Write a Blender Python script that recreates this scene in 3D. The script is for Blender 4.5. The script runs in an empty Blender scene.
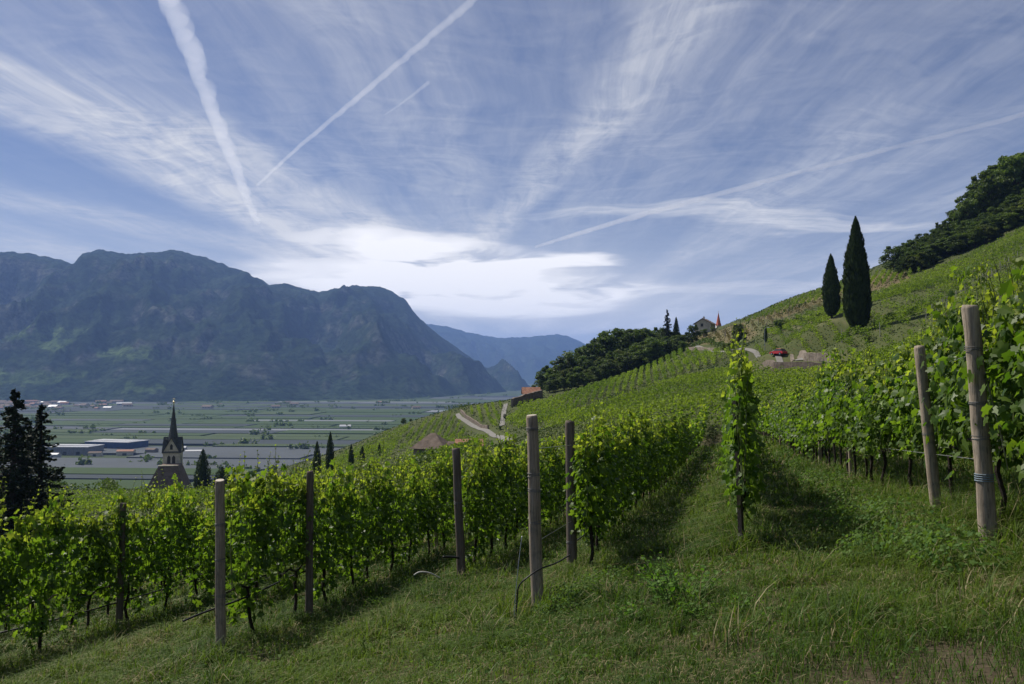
import bpy, math, random
import numpy as np
from mathutils import Vector, Matrix

random.seed(7)
rng = np.random.default_rng(7)
SC = bpy.context.scene
COL = SC.collection
R = math.radians

# ------------------------------------------------------------------ camera, sky, sun, exposure
F = 796.0; CX, CY = 512.0, 342.0; HY = 375.0        # 28 mm lens on a 36 mm sensor, horizon a little under the middle
TH = math.atan((HY - CY) / F)
cam = bpy.data.cameras.new('camera'); cam.sensor_width = 36.0; cam.lens = 36.0 * F / 1024.0
cam.clip_start = 0.1; cam.clip_end = 200000.0
cam_o = bpy.data.objects.new('camera', cam); COL.objects.link(cam_o)
cam_o.location = (0, 0, 0); cam_o.rotation_euler = (math.pi / 2 + TH, 0, 0)
SC.camera = cam_o

SUN_AZ = R(-52.0); SUN_EL = R(50.0)                  # from the left and a little ahead, high
SUN_V = Vector((math.sin(SUN_AZ) * math.cos(SUN_EL), math.cos(SUN_AZ) * math.cos(SUN_EL), math.sin(SUN_EL)))
sl = bpy.data.lights.new('sun', 'SUN'); sl.energy = 5.0; sl.angle = R(0.53); sl.color = (1.0, 0.94, 0.85)
sun = bpy.data.objects.new('sun', sl); COL.objects.link(sun)
sun.rotation_euler = SUN_V.to_track_quat('Z', 'Y').to_euler()

SC.view_settings.view_transform = 'Standard'; SC.view_settings.look = 'None'
SC.view_settings.exposure = 0.36; SC.view_settings.gamma = 1.0
SC.view_settings.use_curve_mapping = False
SC.cycles.max_bounces = 8; SC.cycles.transmission_bounces = 5; SC.cycles.diffuse_bounces = 3
SC.cycles.volume_bounces = 2; SC.cycles.use_denoising = True
SC.cycles.sample_clamp_indirect = 6.0

# ------------------------------------------------------------------ node helpers
class NT:
    def __init__(s, tree): s.t = tree
    def n(s, kind, **kw):
        nd = s.t.nodes.new('ShaderNode' + kind)
        for k, v in kw.items(): setattr(nd, k, v)
        return nd
    def l(s, a, b): s.t.links.new(a, b)
    def put(s, sock, v):
        if isinstance(v, bpy.types.NodeSocket): s.l(v, sock)
        elif v is not None: sock.default_value = v
    def math(s, op, a, b=None, c=None, clamp=False):
        nd = s.n('Math', operation=op, use_clamp=clamp)
        s.put(nd.inputs[0], a); s.put(nd.inputs[1], b); s.put(nd.inputs[2], c)
        return nd.outputs[0]
    def mapr(s, v, a, b, c, d, smooth=True):
        nd = s.n('MapRange', interpolation_type='SMOOTHSTEP' if smooth else 'LINEAR')
        for i, q in enumerate((v, a, b, c, d)): s.put(nd.inputs[i], q)
        return nd.outputs[0]
    def mix(s, f, a, b, mode='MIX'):
        nd = s.n('MixRGB', blend_type=mode)
        s.put(nd.inputs[0], f)
        s.put(nd.inputs[1], a if isinstance(a, bpy.types.NodeSocket) else (*a, 1)[:4])
        s.put(nd.inputs[2], b if isinstance(b, bpy.types.NodeSocket) else (*b, 1)[:4])
        return nd.outputs[0]
    def noise(s, vec, scale, detail=4, rough=.55, dist=0, out='Fac', d4=False):
        nd = s.n('TexNoise'); s.put(nd.inputs['Vector'], vec)
        nd.inputs['Scale'].default_value = scale; nd.inputs['Detail'].default_value = detail
        nd.inputs['Roughness'].default_value = rough; nd.inputs['Distortion'].default_value = dist
        return nd.outputs[out]
    def xyz(s, x, y, z):
        nd = s.n('CombineXYZ'); s.put(nd.inputs[0], x); s.put(nd.inputs[1], y); s.put(nd.inputs[2], z)
        return nd.outputs[0]

# ------------------------------------------------------------------ sky
world = bpy.data.worlds.new('World'); SC.world = world; world.use_nodes = True
w = NT(world.node_tree); bg = world.node_tree.nodes['Background']
sky = w.n('TexSky', sky_type='NISHITA', sun_disc=False, sun_elevation=SUN_EL, sun_rotation=SUN_AZ,
          altitude=400.0, air_density=1.0, dust_density=0.6, ozone_density=1.6)
dirn = w.n('TexCoord').outputs['Generated']
sep = w.n('SeparateXYZ'); w.l(dirn, sep.inputs[0])
zz = w.math('MAXIMUM', sep.outputs[2], 0.03)
cx = w.math('DIVIDE', sep.outputs[0], zz); cy = w.math('DIVIDE', sep.outputs[1], zz)   # a cloud layer at height 1
warp = w.noise(w.xyz(cx, cy, 3.0), 0.9, 3, .5, out='Color')
wv = w.n('SeparateXYZ'); w.l(warp, wv.inputs[0])
wx = w.math('ADD', cx, w.math('MULTIPLY', w.math('SUBTRACT', wv.outputs[0], .5), .7))
wy = w.math('ADD', cy, w.math('MULTIPLY', w.math('SUBTRACT', wv.outputs[1], .5), 1.6))
sx_ = w.math('ADD', cx, w.math('MULTIPLY', w.math('SUBTRACT', wv.outputs[0], .5), .22))
# long fibres running up the valley (they fan out from the horizon in the picture)
band = w.noise(w.xyz(w.math('MULTIPLY', sx_, 1.0), w.math('MULTIPLY', wy, .10), 1.7), 1.25, 3, .5)
fib = w.noise(w.xyz(w.math('MULTIPLY', sx_, 5.0), w.math('MULTIPLY', wy, 1.1), .3), 1.5, 9, .68, .4)
rip = w.noise(w.xyz(w.math('MULTIPLY', wx, 2.2), w.math('MULTIPLY', wy, 6.0), .9), 1.6, 5, .6, .3)
def streak(ax, ay, bx, by, wid, amp):
    "soft straight band in the cloud layer from (ax,ay) to (bx,by)"
    dx, dy = bx - ax, by - ay; L = math.hypot(dx, dy); ux, uy = dx / L, dy / L
    rx = w.math('SUBTRACT', sx_, ax); ry = w.math('SUBTRACT', cy, ay)
    t = w.math('ADD', w.math('MULTIPLY', rx, ux), w.math('MULTIPLY', ry, uy))
    s_ = w.math('ABSOLUTE', w.math('SUBTRACT', w.math('MULTIPLY', rx, uy), w.math('MULTIPLY', ry, ux)))
    a = w.mapr(s_, wid * .15, wid, 1.0, 0.0)
    e = w.math('MULTIPLY', w.mapr(t, -.35 * L, .12 * L, 0, 1), w.mapr(t, .8 * L, 1.25 * L, 1, 0))
    return w.math('MULTIPLY', w.math('MULTIPLY', a, e), amp)
def layer(px, py):
    e = (HY - py) / F; return ((px - CX) / F / e, 1 / e)
def lens(px, py, rx, ry, amp, tilt=0.0):
    x0, y0 = layer(px, py)
    a = w.math('DIVIDE', w.math('SUBTRACT', wx, x0), rx); b = w.math('SUBTRACT', wy, y0)
    b = w.math('SUBTRACT', b, w.math('MULTIPLY', w.math('SUBTRACT', wx, x0), tilt))
    b = w.math('DIVIDE', b, ry)
    r2 = w.math('ADD', w.math('MULTIPLY', a, a), w.math('MULTIPLY', b, b))
    return w.math('MULTIPLY', w.mapr(r2, 0.05, 1.0, 1.0, 0.0), amp)
def addall(ls):
    o = ls[0]
    for q in ls[1:]: o = w.math('ADD', o, q)
    return o
(l0, l1) = layer(-60, 60), layer(330, 245)
(l2, l3) = layer(120, 100), layer(420, 250)
(m0, m1) = layer(690, 10), layer(480, 245)
sheet = addall([
    streak(*l0, *l1, .42, .75), streak(*l2, *l3, .36, .62), streak(*m0, *m1, .20, .42),
    streak(*layer(20, 200), *layer(330, 262), .5, .35),
    w.math('MULTIPLY', w.mapr(band, .38, .72, .18, 1), .46),
    lens(640, 150, 2.4, 2.6, .20)])
sheet = w.math('MULTIPLY', sheet, w.math('ADD', w.mapr(fib, .22, .78, .25, .95), w.math('MULTIPLY', w.mapr(rip, .35, .7, 0, 1), .25)))
lens_noise = w.noise(w.xyz(w.math('MULTIPLY', wx, .9), w.math('MULTIPLY', wy, .42), 5.1), 1.5, 3, .5, .3)
bright = addall([lens(440, 268, 1.15, 2.4, 1.25, .6), lens(500, 300, 2.0, 4.2, .8, .3), lens(556, 262, .7, .7, 1.0),
                 lens(600, 290, 1.1, 1.6, .5), lens(360, 288, 1.3, 3.0, .7), lens(470, 262, 1.1, 1.3, .5, .3)])
bright = w.math('MULTIPLY', bright, w.mapr(lens_noise, .28, .62, 0.0, 1.1))
bright = w.math('ADD', bright, addall([lens(470, 296, 3.0, 6.0, .22), lens(590, 318, 2.6, 6.5, .2)]))
thin = addall([lens(720, 214, 1.3, .35, .5, .12), lens(830, 228, .9, .3, .55, .12), lens(760, 288, 1.6, .9, .35, .1), lens(40, 250, .5, .8, .3)])
thin = w.math('MULTIPLY', thin, w.mapr(rip, .2, .7, .3, 1.0))
veil = w.mapr(sep.outputs[2], .0, .26, .58, .02)
cover = w.math('ADD', w.math('ADD', w.math('ADD', sheet, bright), thin), veil, clamp=True)
cover = w.math('MULTIPLY', cover, w.math('GREATER_THAN', sep.outputs[2], 0.0))
cover = w.math('MULTIPLY', cover, .93)
CLOUD = (12.2, 12.2, 12.4)
skyc = w.mix(1.0, sky.outputs[0], (.70, .76, .98), 'MULTIPLY')
cloudc = w.mix(w.math('MINIMUM', bright, 1.0), CLOUD, (20.0, 19.4, 18.8))
w.l(w.mix(cover, skyc, cloudc), bg.inputs[0])
bg.inputs[1].default_value = 0.050

# ------------------------------------------------------------------ placing: lines of sight and the lie of the land
def at(px, py, d):
    "point at depth d metres on the line of sight through picture point px,py"
    u = (px - CX) / F; v = (CY - py) / F
    yy = math.cos(TH) - v * math.sin(TH); zz = math.sin(TH) + v * math.cos(TH)
    return (u * d / yy, float(d), zz * d / yy)
SO=np.array([-60,-30,-16,-11.4,-9.1,-6.8,-4.5,-2.2,.18,2.5,4.8,7.1,14,25,45.])
SZ=np.array([-10.5,-7.0,-4.6,-3.76,-3.4,-3.0,-2.6,-2.1,-1.5,-1.12,-.62,-.05,2.0,5.6,13.])
def near(x,y):
    o=x-.27*y
    s=np.interp(o,SO,SZ)
    return s-.068*np.clip(y,-60,25)-.05*(np.clip(y,25,90)-25)
CP=[ # px,py,d
(100,516,100),(100,506,130),(-150,520,110),(60,490,165),(150,492,190),
(176,497,262),(250,492,240),(320,476,235),(370,452,235),(300,486,190),
(300,466,330),(345,450,310),(390,429,300),(440,413,295),(470,405,300),(510,400,300),(540,391,300),
(420,448,240),(455,424,262),(462,413,280),(440,466,165),(480,446,190),(497,436,205),(520,430,190),(506,404,270),(504,424,225),
(560,424,150),(600,408,165),(560,406,230),(545,398,270),
(620,396,215),(680,385,150),(735,364,190),(720,385,130),(690,366,220),
(640,372,290),(600,385,280),(690,349,275),(730,350,235),(700,408,90),(760,402,95),
(780,357,200),(835,361,170),(780,373,165),(840,374,130),
(700,345,290),(690,338,320),(716,328,320),(745,319,305),(780,302,295),(820,290,290),(850,282,285),(875,272,285),(920,250,290),(960,230,290),(1000,205,285),(1040,180,290),
(858,333,150),(833,318,185),(800,335,190),(775,343,210),(890,310,170),(920,290,190),
(940,262,240),(1000,238,235),(960,300,150),(1010,280,160),(1010,318,115),(950,336,100),(1100,220,180),(1100,270,110),(1100,330,60),
(1200,120,250),(1300,150,150),(1300,250,80),
]
XY=[(-400,60,-62),(-300,140,-75),(-260,0,-48),(-200,-100,-35),(0,-150,6),(150,-100,48),(200,-20,62),
 (-230,280,-66),(-320,380,-98),(-150,360,-66),(-60,420,-68),(20,430,-62),(90,420,-20),(140,420,8),(210,420,40),(300,420,85),(400,300,135),(400,100,130),
 (-200,560,-112),(0,560,-112),(120,560,-70),(220,560,10),(400,560,110),(-420,300,-112),(-450,0,-75)]
pts=[at(*c) for c in CP]+XY
for yy in (45,62):
    for xx in (-45,-25,-8,8,20,32):
        pts.append((xx,yy,float(near(np.array(xx),np.array(yy)))))
P=np.array(pts)
def tps(r2): return .5*r2*np.log(r2+1e-9)
n=len(P)
S=100.
A=P[:,:2]/S
K=tps(((A[:,None]-A[None])**2).sum(-1))+np.eye(n)*4e-4
Q=np.c_[np.ones(n),A]
M=np.zeros((n+3,n+3)); M[:n,:n]=K; M[:n,n:]=Q; M[n:,:n]=Q.T
W=np.linalg.solve(M,np.r_[P[:,2],0,0,0])
VZ=-110.
def far(x,y):
    B=np.stack([x,y],-1)/S
    sh=B.shape[:-1]; B=B.reshape(-1,2)
    out=np.empty(len(B))
    for i in range(0,len(B),20000):
        b=B[i:i+20000]
        out[i:i+20000]=tps(((b[:,None]-A[None])**2).sum(-1))@W[:n]+W[n]+b@W[n+1:]
    return out.reshape(sh)
def ss(a,b,t):
    t=np.clip((t-a)/(b-a),0,1); return t*t*(3-2*t)
def ground(x,y):
    x=np.asarray(x,float); y=np.asarray(y,float)
    r=np.hypot(x,y)
    f=far(np.clip(x,-600,500),np.clip(y,-200,620))
    w=ss(380,640,np.hypot(x-20,np.maximum(y-60,-250)*1.0)) * (1-ss(-80,180,x-(0.15*(y-400)+1.3*np.maximum(y-410,0))))
    f=f*(1-w)+(-125)*w
    # valley
    k=4.; f=np.where(f-VZ>40,f,VZ+k*np.log1p(np.exp(np.clip((f-VZ)/k,-30,30))))
    nr=near(x,y); m=ss(42,68,np.hypot(x*1.0,y))
    return nr*(1-m)+f*m
def to_px(x,y,z):
    c,s=math.cos(TH),math.sin(TH)
    d=y*c+z*s; v=-y*s+z*c
    return CX+F*x/d, CY-F*v/d

def gz(x, y): return float(ground(np.array([x], float), np.array([y], float))[0])
_DS = np.exp(np.linspace(math.log(5.0), math.log(6000.0), 1400))
_hits = {}
def hit(px, py, dmin=5.0):
    "where the line of sight meets the ground"
    k = (px, py, dmin)
    if k in _hits: return _hits[k]
    p = np.array(at(px, py, 1.0))
    X, Y, Z = p[0] * _DS, _DS, p[2] * _DS
    dz = Z - ground(X, Y)
    i = np.nonzero((dz[1:] <= 0) & (_DS[1:] > dmin))[0]
    if len(i) == 0: d = 260.0
    else:
        i = i[0]; t = dz[i] / (dz[i] - dz[i + 1] + 1e-9) if dz[i] > 0 else 1.0
        d = _DS[i] + t * (_DS[i + 1] - _DS[i])
    x, y = p[0] * d, d
    _hits[k] = (x, y, gz(x, y)); return _hits[k]

# value noise for shaping
def _h(ix, iy, s):
    n = (ix * 374761393 + iy * 668265263 + s * 974634777) & 0xffffffff
    n = ((n ^ (n >> 13)) * 1274126177) & 0xffffffff
    return ((n ^ (n >> 16)) & 0xffff) / 65535.0
def vnoise(x, y, s=0):
    x = np.asarray(x, float); y = np.asarray(y, float)
    ix = np.floor(x).astype(np.int64); iy = np.floor(y).astype(np.int64)
    fx = x - ix; fy = y - iy; fx = fx * fx * (3 - 2 * fx); fy = fy * fy * (3 - 2 * fy)
    a = _h(ix, iy, s); b = _h(ix + 1, iy, s); c = _h(ix, iy + 1, s); d = _h(ix + 1, iy + 1, s)
    return (a + (b - a) * fx) * (1 - fy) + (c + (d - c) * fx) * fy
def fbm(x, y, o=5, s=0, g=.5):
    t = 0; a = 1; q = 0
    for k in range(o):
        t = t + a * vnoise(x, y, s + k); q += a; a *= g; x = x * 2.03 + 7.1; y = y * 2.03 + 3.7
    return t / q

# ------------------------------------------------------------------ object helpers
def tag(o, label=None, cat=None, group=None, kind=None):
    if label: o['label'] = label
    if cat: o['category'] = cat
    if group: o['group'] = group
    if kind: o['kind'] = kind
    return o
def empty(name, loc=(0, 0, 0), rz=0.0):
    o = bpy.data.objects.new(name, None); COL.objects.link(o)
    o.location = loc; o.rotation_euler = (0, 0, rz); o.empty_display_size = .3
    return o
def link_mesh(name, me, parent=None):
    o = bpy.data.objects.new(name, me); COL.objects.link(o)
    if parent is not None: o.parent = parent
    return o
def copy_tree(o, parent=None):
    c = o.copy(); COL.objects.link(c); c.parent = parent
    for ch in list(o.children):
        copy_tree(ch, c)
    return c

class MB:
    "collects shapes; build() links them as one mesh object"
    def __init__(s): s.v = []; s.f = []; s.m = []; s.n = 0; s.c = []
    def add(s, v, f, m=0, col=None):
        v = np.asarray(v, float).reshape(-1, 3)
        if isinstance(f, np.ndarray):
            f = (f + s.n)
            s.f.append(f); s.m.append(np.full(len(f), m))
        else:
            for q in f: s.f.append(np.array([[i + s.n for i in q]])); s.m.append(np.array([m]))
        s.v.append(v); s.n += len(v)
        s.c.append(np.tile(np.array((*(col or (1, 1, 1)), 1.0)), (len(v), 1)))
    def box(s, c, size, rz=0, m=0, taper=1.0, col=None):
        x, y, z = [q / 2 for q in size]
        v = np.array([(-x, -y, -z), (x, -y, -z), (x, y, -z), (-x, y, -z), (-x * taper, -y * taper, z), (x * taper, -y * taper, z), (x * taper, y * taper, z), (-x * taper, y * taper, z)])
        ca, sa = math.cos(rz), math.sin(rz)
        v = np.stack([v[:, 0] * ca - v[:, 1] * sa, v[:, 0] * sa + v[:, 1] * ca, v[:, 2]], 1) + np.array(c)
        s.add(v, np.array([(0, 3, 2, 1), (4, 5, 6, 7), (0, 1, 5, 4), (1, 2, 6, 5), (2, 3, 7, 6), (3, 0, 4, 7)]), m, col)
    def tube(s, pts, rad, n=8, m=0, caps=True, col=None):
        pts = [Vector(p) for p in pts]; k = len(pts)
        if not hasattr(rad, '__len__'): rad = [rad] * k
        V = []; prev = None
        for i, p in enumerate(pts):
            t = (pts[min(i + 1, k - 1)] - pts[max(i - 1, 0)]).normalized()
            a = prev if prev is not None else (Vector((0, 0, 1)) if abs(t.z) < .9 else Vector((1, 0, 0)))
            u = (a - t * a.dot(t)).normalized(); prev = u; w_ = t.cross(u)
            for j in range(n):
                q = 2 * math.pi * j / n
                V.append(p + (u * math.cos(q) + w_ * math.sin(q)) * rad[i])
        Fc = [(i * n + j, i * n + (j + 1) % n, (i + 1) * n + (j + 1) % n, (i + 1) * n + j) for i in range(k - 1) for j in range(n)]
        s.add([tuple(q) for q in V], np.array(Fc), m, col)
        if caps:
            base = s.n - k * n
            s.f.append(np.array([[base + j for j in range(n)][::-1]])); s.m.append(np.array([m]))
            s.f.append(np.array([[base + (k - 1) * n + j for j in range(n)]])); s.m.append(np.array([m]))
    def mesh(s, name, mats, smooth=False, col=False):
        me = bpy.data.meshes.new(name)
        V = np.concatenate(s.v)
        cnt = np.concatenate([np.full(len(f), f.shape[1]) for f in s.f])
        idx = np.concatenate([f.ravel() for f in s.f])
        mi = np.concatenate(s.m)
        raw_mesh(me, V, idx, cnt, mi, smooth)
        if col:
            ca = me.color_attributes.new('Col', 'FLOAT_COLOR', 'POINT'); ca.data.foreach_set('color', np.concatenate(s.c).astype(np.float32).ravel())
        for m in (mats if isinstance(mats, (list, tuple)) else [mats]): me.materials.append(m)
        return me
    def build(s, name, mats, parent=None, smooth=False, col=False):
        return link_mesh(name, s.mesh(name, mats, smooth, col), parent)
def raw_mesh(me, V, idx, cnt, mi=None, smooth=False):
    me.vertices.add(len(V)); me.vertices.foreach_set('co', np.asarray(V, np.float32).ravel())
    me.loops.add(len(idx)); me.loops.foreach_set('vertex_index', np.asarray(idx, np.int32))
    me.polygons.add(len(cnt))
    st = np.concatenate([[0], np.cumsum(cnt)[:-1]]).astype(np.int32)
    me.polygons.foreach_set('loop_start', st); me.polygons.foreach_set('loop_total', np.asarray(cnt, np.int32))
    if mi is not None: me.polygons.foreach_set('material_index', np.asarray(mi, np.int32))
    me.polygons.foreach_set('use_smooth', np.full(len(cnt), bool(smooth)))
    me.update(calc_edges=True)

def unit(v): return v / (np.linalg.norm(v, axis=-1, keepdims=True) + 1e-9)
def rand_frames(nrm):
    "two tangents for each normal, turned at random"
    a = unit(np.cross(nrm, unit(rng.normal(size=nrm.shape)))); return a, np.cross(nrm, a)
def cards(P, N, size, asp=1.0, jag=True):
    "one leafy spray (a bent four cornered patch) at each point"
    k = len(P); u, v = rand_frames(N); s = np.asarray(size).reshape(-1, 1) * .5
    q = [P - u * s * asp, P - v * s + N * s * .25, P + u * s * asp, P + v * s + N * s * .25]
    V = np.stack(q, 1).reshape(-1, 3); idx = np.arange(4 * k); return V, idx.reshape(-1, 4)
# ------------------------------------------------------------------ materials
def mat(name):
    m = bpy.data.materials.new(name); m.use_nodes = True
    t = NT(m.node_tree); b = m.node_tree.nodes['Principled BSDF']; return m, t, b
def plain(name, c, rough=.8, var=.25, scale=6.0, bump=0.0, metal=0.0, spec=.3, bscale=None, c2=None):
    m, t, b = mat(name)
    co = t.n('TexCoord').outputs['Object']
    nz = t.noise(co, scale, 5, .6)
    a = tuple(q * (1 - var) for q in c); d = c2 or tuple(min(q * (1 + var), 1) for q in c)
    t.l(t.mix(t.mapr(nz, .3, .7, 0, 1), a, d), b.inputs['Base Color'])
    b.inputs['Roughness'].default_value = rough; b.inputs['Metallic'].default_value = metal
    b.inputs['Specular IOR Level'].default_value = spec
    if bump:
        bp = t.n('Bump'); bp.inputs['Strength'].default_value = bump; bp.inputs['Distance'].default_value = .05
        t.l(t.noise(co, bscale or scale * 4, 4), bp.inputs['Height']); t.l(bp.outputs[0], b.inputs['Normal'])
    return m
def leafy(name, c1, c2, trans, tmix=.4, rough=.5, spec=.35, obj_var=.0, patch=0.0):
    "leaves: each leaf (mesh island) takes its own shade between c1 and c2 and lets sunlight through"
    m, t, b = mat(name)
    g = t.n('NewGeometry'); rnd = g.outputs['Random Per Island']
    f = rnd
    if patch:
        pz = t.noise(g.outputs['Position'], patch, 2, .5)
        f = t.math('ADD', t.math('MULTIPLY', rnd, .6), t.mapr(pz, .35, .65, -.1, .5), clamp=True)
    c = t.mix(f, c1, c2)
    if obj_var:
        oi = t.n('ObjectInfo').outputs['Random']
        hs = t.n('HueSaturation'); t.l(c, hs.inputs['Color'])
        t.l(t.math('ADD', 1 - obj_var, t.math('MULTIPLY', oi, 2 * obj_var)), hs.inputs['Value']); c = hs.outputs[0]
    t.l(c, b.inputs['Base Color']); b.inputs['Roughness'].default_value = rough
    b.inputs['Specular IOR Level'].default_value = spec
    tr = t.n('BsdfTranslucent'); t.l(t.mix(1.0, c, trans, 'MULTIPLY'), tr.inputs['Color'])
    mx = t.n('MixShader'); mx.inputs[0].default_value = tmix
    t.l(b.outputs[0], mx.inputs[1]); t.l(tr.outputs[0], mx.inputs[2])
    t.l(mx.outputs[0], m.node_tree.nodes['Material Output'].inputs[0])
    return m

M = {}
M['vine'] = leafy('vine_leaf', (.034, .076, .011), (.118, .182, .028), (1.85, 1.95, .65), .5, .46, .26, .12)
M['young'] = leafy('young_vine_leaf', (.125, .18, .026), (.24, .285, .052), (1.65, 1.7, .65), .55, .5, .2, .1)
M['rough'] = leafy('rough_slope_grass', (.028, .052, .012), (.066, .095, .024), (1.4, 1.4, .7), .3, .7, .15, 0, .04)
M['vine_dry'] = leafy('dry_vine_leaf', (.085, .085, .030), (.16, .14, .06), (1.4, 1.3, .7), .3, .7, .15)
M['vine_far'] = leafy('distant_vine_leaf', (.070, .120, .014), (.185, .245, .034), (1.55, 1.65, .65), .44, .6, .2, 0, .06)
M['grass'] = leafy('grass_blade', (.036, .080, .011), (.105, .160, .026), (1.6, 1.6, .65), .4, .6, .2, 0, .35)
M['straw'] = leafy('dry_grass_blade', (.20, .17, .09), (.30, .26, .14), (1.2, 1.2, .9), .3, .7, .2)
M['clover'] = leafy('low_weed_leaf', (.05, .11, .022), (.11, .18, .04), (1.6, 1.6, .7), .4, .6, .12)
M['dock'] = leafy('dock_leaf', (.055, .13, .016), (.11, .20, .03), (1.6, 1.7, .6), .45, .55, .15)
M['tree_a'] = leafy('broadleaf_foliage', (.042, .078, .016), (.105, .150, .034), (1.5, 1.5, .6), .34, .6, .25, .34, .3)
M['tree_b'] = leafy('dark_wood_foliage', (.032, .060, .014), (.078, .115, .026), (1.5, 1.5, .6), .3, .6, .25, .34, .3)
M['tree_c'] = leafy('light_foliage', (.055, .085, .018), (.125, .155, .035), (1.5, 1.5, .6), .36, .6, .25, .25, .3)
M['cypress'] = leafy('cypress_foliage', (.020, .036, .010), (.052, .076, .022), (1.3, 1.4, .7), .18, .7, .15, .12)
M['spruce'] = leafy('spruce_needles', (.012, .022, .011), (.028, .042, .017), (1.1, 1.2, .8), .10, .7, .15, .1)
M['bark'] = plain('bark', (.045, .035, .026), .9, .4, 14, .6)
M['vine_bark'] = plain('vine_bark', (.035, .026, .02), .95, .45, 40, .7)
def wood_post(name, c, c2):
    m, t, b = mat(name)
    co = t.n('TexCoord').outputs['Object']
    mp = t.n('Mapping'); mp.inputs['Scale'].default_value = (38, 38, 2.2); t.l(co, mp.inputs[0])
    g1 = t.noise(mp.outputs[0], 1.0, 6, .65, .6)
    g2 = t.noise(co, 5, 3, .6)
    cc = t.mix(t.mapr(g1, .3, .68, 0, 1), c2, c); cc = t.mix(t.mapr(g2, .5, .72, 0, .7), cc, (.12, .115, .095)); g3 = t.noise(mp.outputs[0], 2.3, 4, .6, 1.2); cc = t.mix(t.mapr(g3, .60, .66, 0, .85), cc, (.035, .028, .022))
    t.l(cc, b.inputs['Base Color']); b.inputs['Roughness'].default_value = .9; b.inputs['Specular IOR Level'].default_value = .15
    bp = t.n('Bump'); bp.inputs['Strength'].default_value = .8; bp.inputs['Distance'].default_value = .01
    t.l(g1, bp.inputs['Height']); t.l(bp.outputs[0], b.inputs['Normal'])
    return m
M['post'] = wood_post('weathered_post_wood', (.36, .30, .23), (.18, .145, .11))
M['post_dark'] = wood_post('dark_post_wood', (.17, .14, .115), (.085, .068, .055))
M['post_end'] = plain('sawn_post_end', (.42, .38, .31), .9, .2, 30)
M['stake'] = wood_post('pale_stake_wood', (.42, .36, .27), (.26, .21, .15))
M['wire'] = plain('galvanised_wire', (.35, .36, .37), .45, .15, 30, 0, .8)
M['tiewire'] = plain('dull_tie_wire', (.14, .14, .135), .7, .2, 30, 0, .2)
M['hose'] = plain('black_hose', (.018, .018, .02), .5, .3, 8)
M['bluetie'] = plain('blue_tie', (.16, .21, .25), .5, .2, 20)
M['metal_dark'] = plain('rusty_stake_metal', (.075, .06, .05), .7, .35, 25, 0, .3)
M['road'] = plain('pale_road', (.155, .147, .132), .9, .12, .8)
M['stone'] = plain('pinkish_dry_stone', (.205, .17, .135), .95, .35, 1.6, .8, 0, .2, 3.0)
M['stone_brown'] = plain('brown_dry_stone', (.15, .12, .095), .95, .35, 1.4, .8, 0, .2, 3.0)
M['white_wall'] = plain('white_plaster', (.40, .385, .36), .85, .1, 2)
M['cream'] = plain('old_cream_plaster', (.50, .45, .35), .9, .2, .8)
M['tile'] = plain('terracotta_tile', (.30, .15, .095), .85, .3, 1.2, .6, 0, .2, 5)
M['tile_dull'] = plain('weathered_tile', (.22, .12, .085), .9, .3, .5)
M['tile_brown'] = plain('brown_old_tile', (.135, .103, .08), .9, .3, 1.0, .6, 0, .2, 4)
M['slate'] = plain('dark_slate_shingle', (.060, .064, .060), .7, .3, 1.6, .4)
M['red_spire'] = plain('red_spire_tile', (.40, .11, .07), .8, .2, 1)
M['window'] = plain('dark_window', (.02, .02, .022), .3, .2, 3, 0, 0, .5)
M['gold'] = plain('gilded_ball', (.75, .65, .40), .35, .1, 3, 0, .6)
M['metal_grey'] = plain('grey_metal_roof', (.33, .34, .35), .5, .1, .05)
M['clad'] = plain('grey_cladding', (.20, .20, .20), .7, .15, .2)
M['blue'] = plain('blue_cladding', (.028, .065, .15), .6, .15, .1)
M['red_car'] = plain('red_car_paint', (.45, .02, .02), .25, .05, 3, 0, 0, .6)
M['rubber'] = plain('tyre_rubber', (.015, .015, .015), .8, .1, 5)
M['white_paint'] = plain('white_paint', (.78, .78, .76), .5, .05, 3)
M['concrete'] = plain('pale_concrete_post', (.48, .47, .44), .9, .2, 3)
M['post_grey'] = plain('grey_post', (.26, .25, .22), .9, .2, 3)
M['lampmetal'] = plain('lamp_post_metal', (.30, .31, .32), .5, .1, 3, 0, .5)

def vcol_ground(name, detail=True):
    m, t, b = mat(name)
    g = t.n('NewGeometry').outputs['Position']
    at_ = t.n('Attribute'); at_.attribute_name = 'Col'
    c = at_.outputs['Color']
    if detail:
        n1 = t.noise(g, .9, 6, .65); n2 = t.noise(g, 22, 6, .7); n3 = t.noise(g, .10, 4, .6)
        c = t.mix(t.mapr(n1, .52, .74, 0, .65), c, (.115, .082, .055))      # bare soil patches
        c = t.mix(1.0, c, t.mix(n2, (.35, .35, .35), (1.5, 1.5, 1.5)), 'MULTIPLY')
        c = t.mix(1.0, c, t.mix(n3, (.75, .8, .75), (1.25, 1.2, 1.25)), 'MULTIPLY')
        bp = t.n('Bump'); bp.inputs['Strength'].default_value = .6; bp.inputs['Distance'].default_value = .04
        t.l(n2, bp.inputs['Height']); t.l(bp.outputs[0], b.inputs['Normal'])
    t.l(c, b.inputs['Base Color']); b.inputs['Roughness'].default_value = .95; b.inputs['Specular IOR Level'].default_value = .1
    return m
M['ground'] = vcol_ground('grassy_soil')
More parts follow.
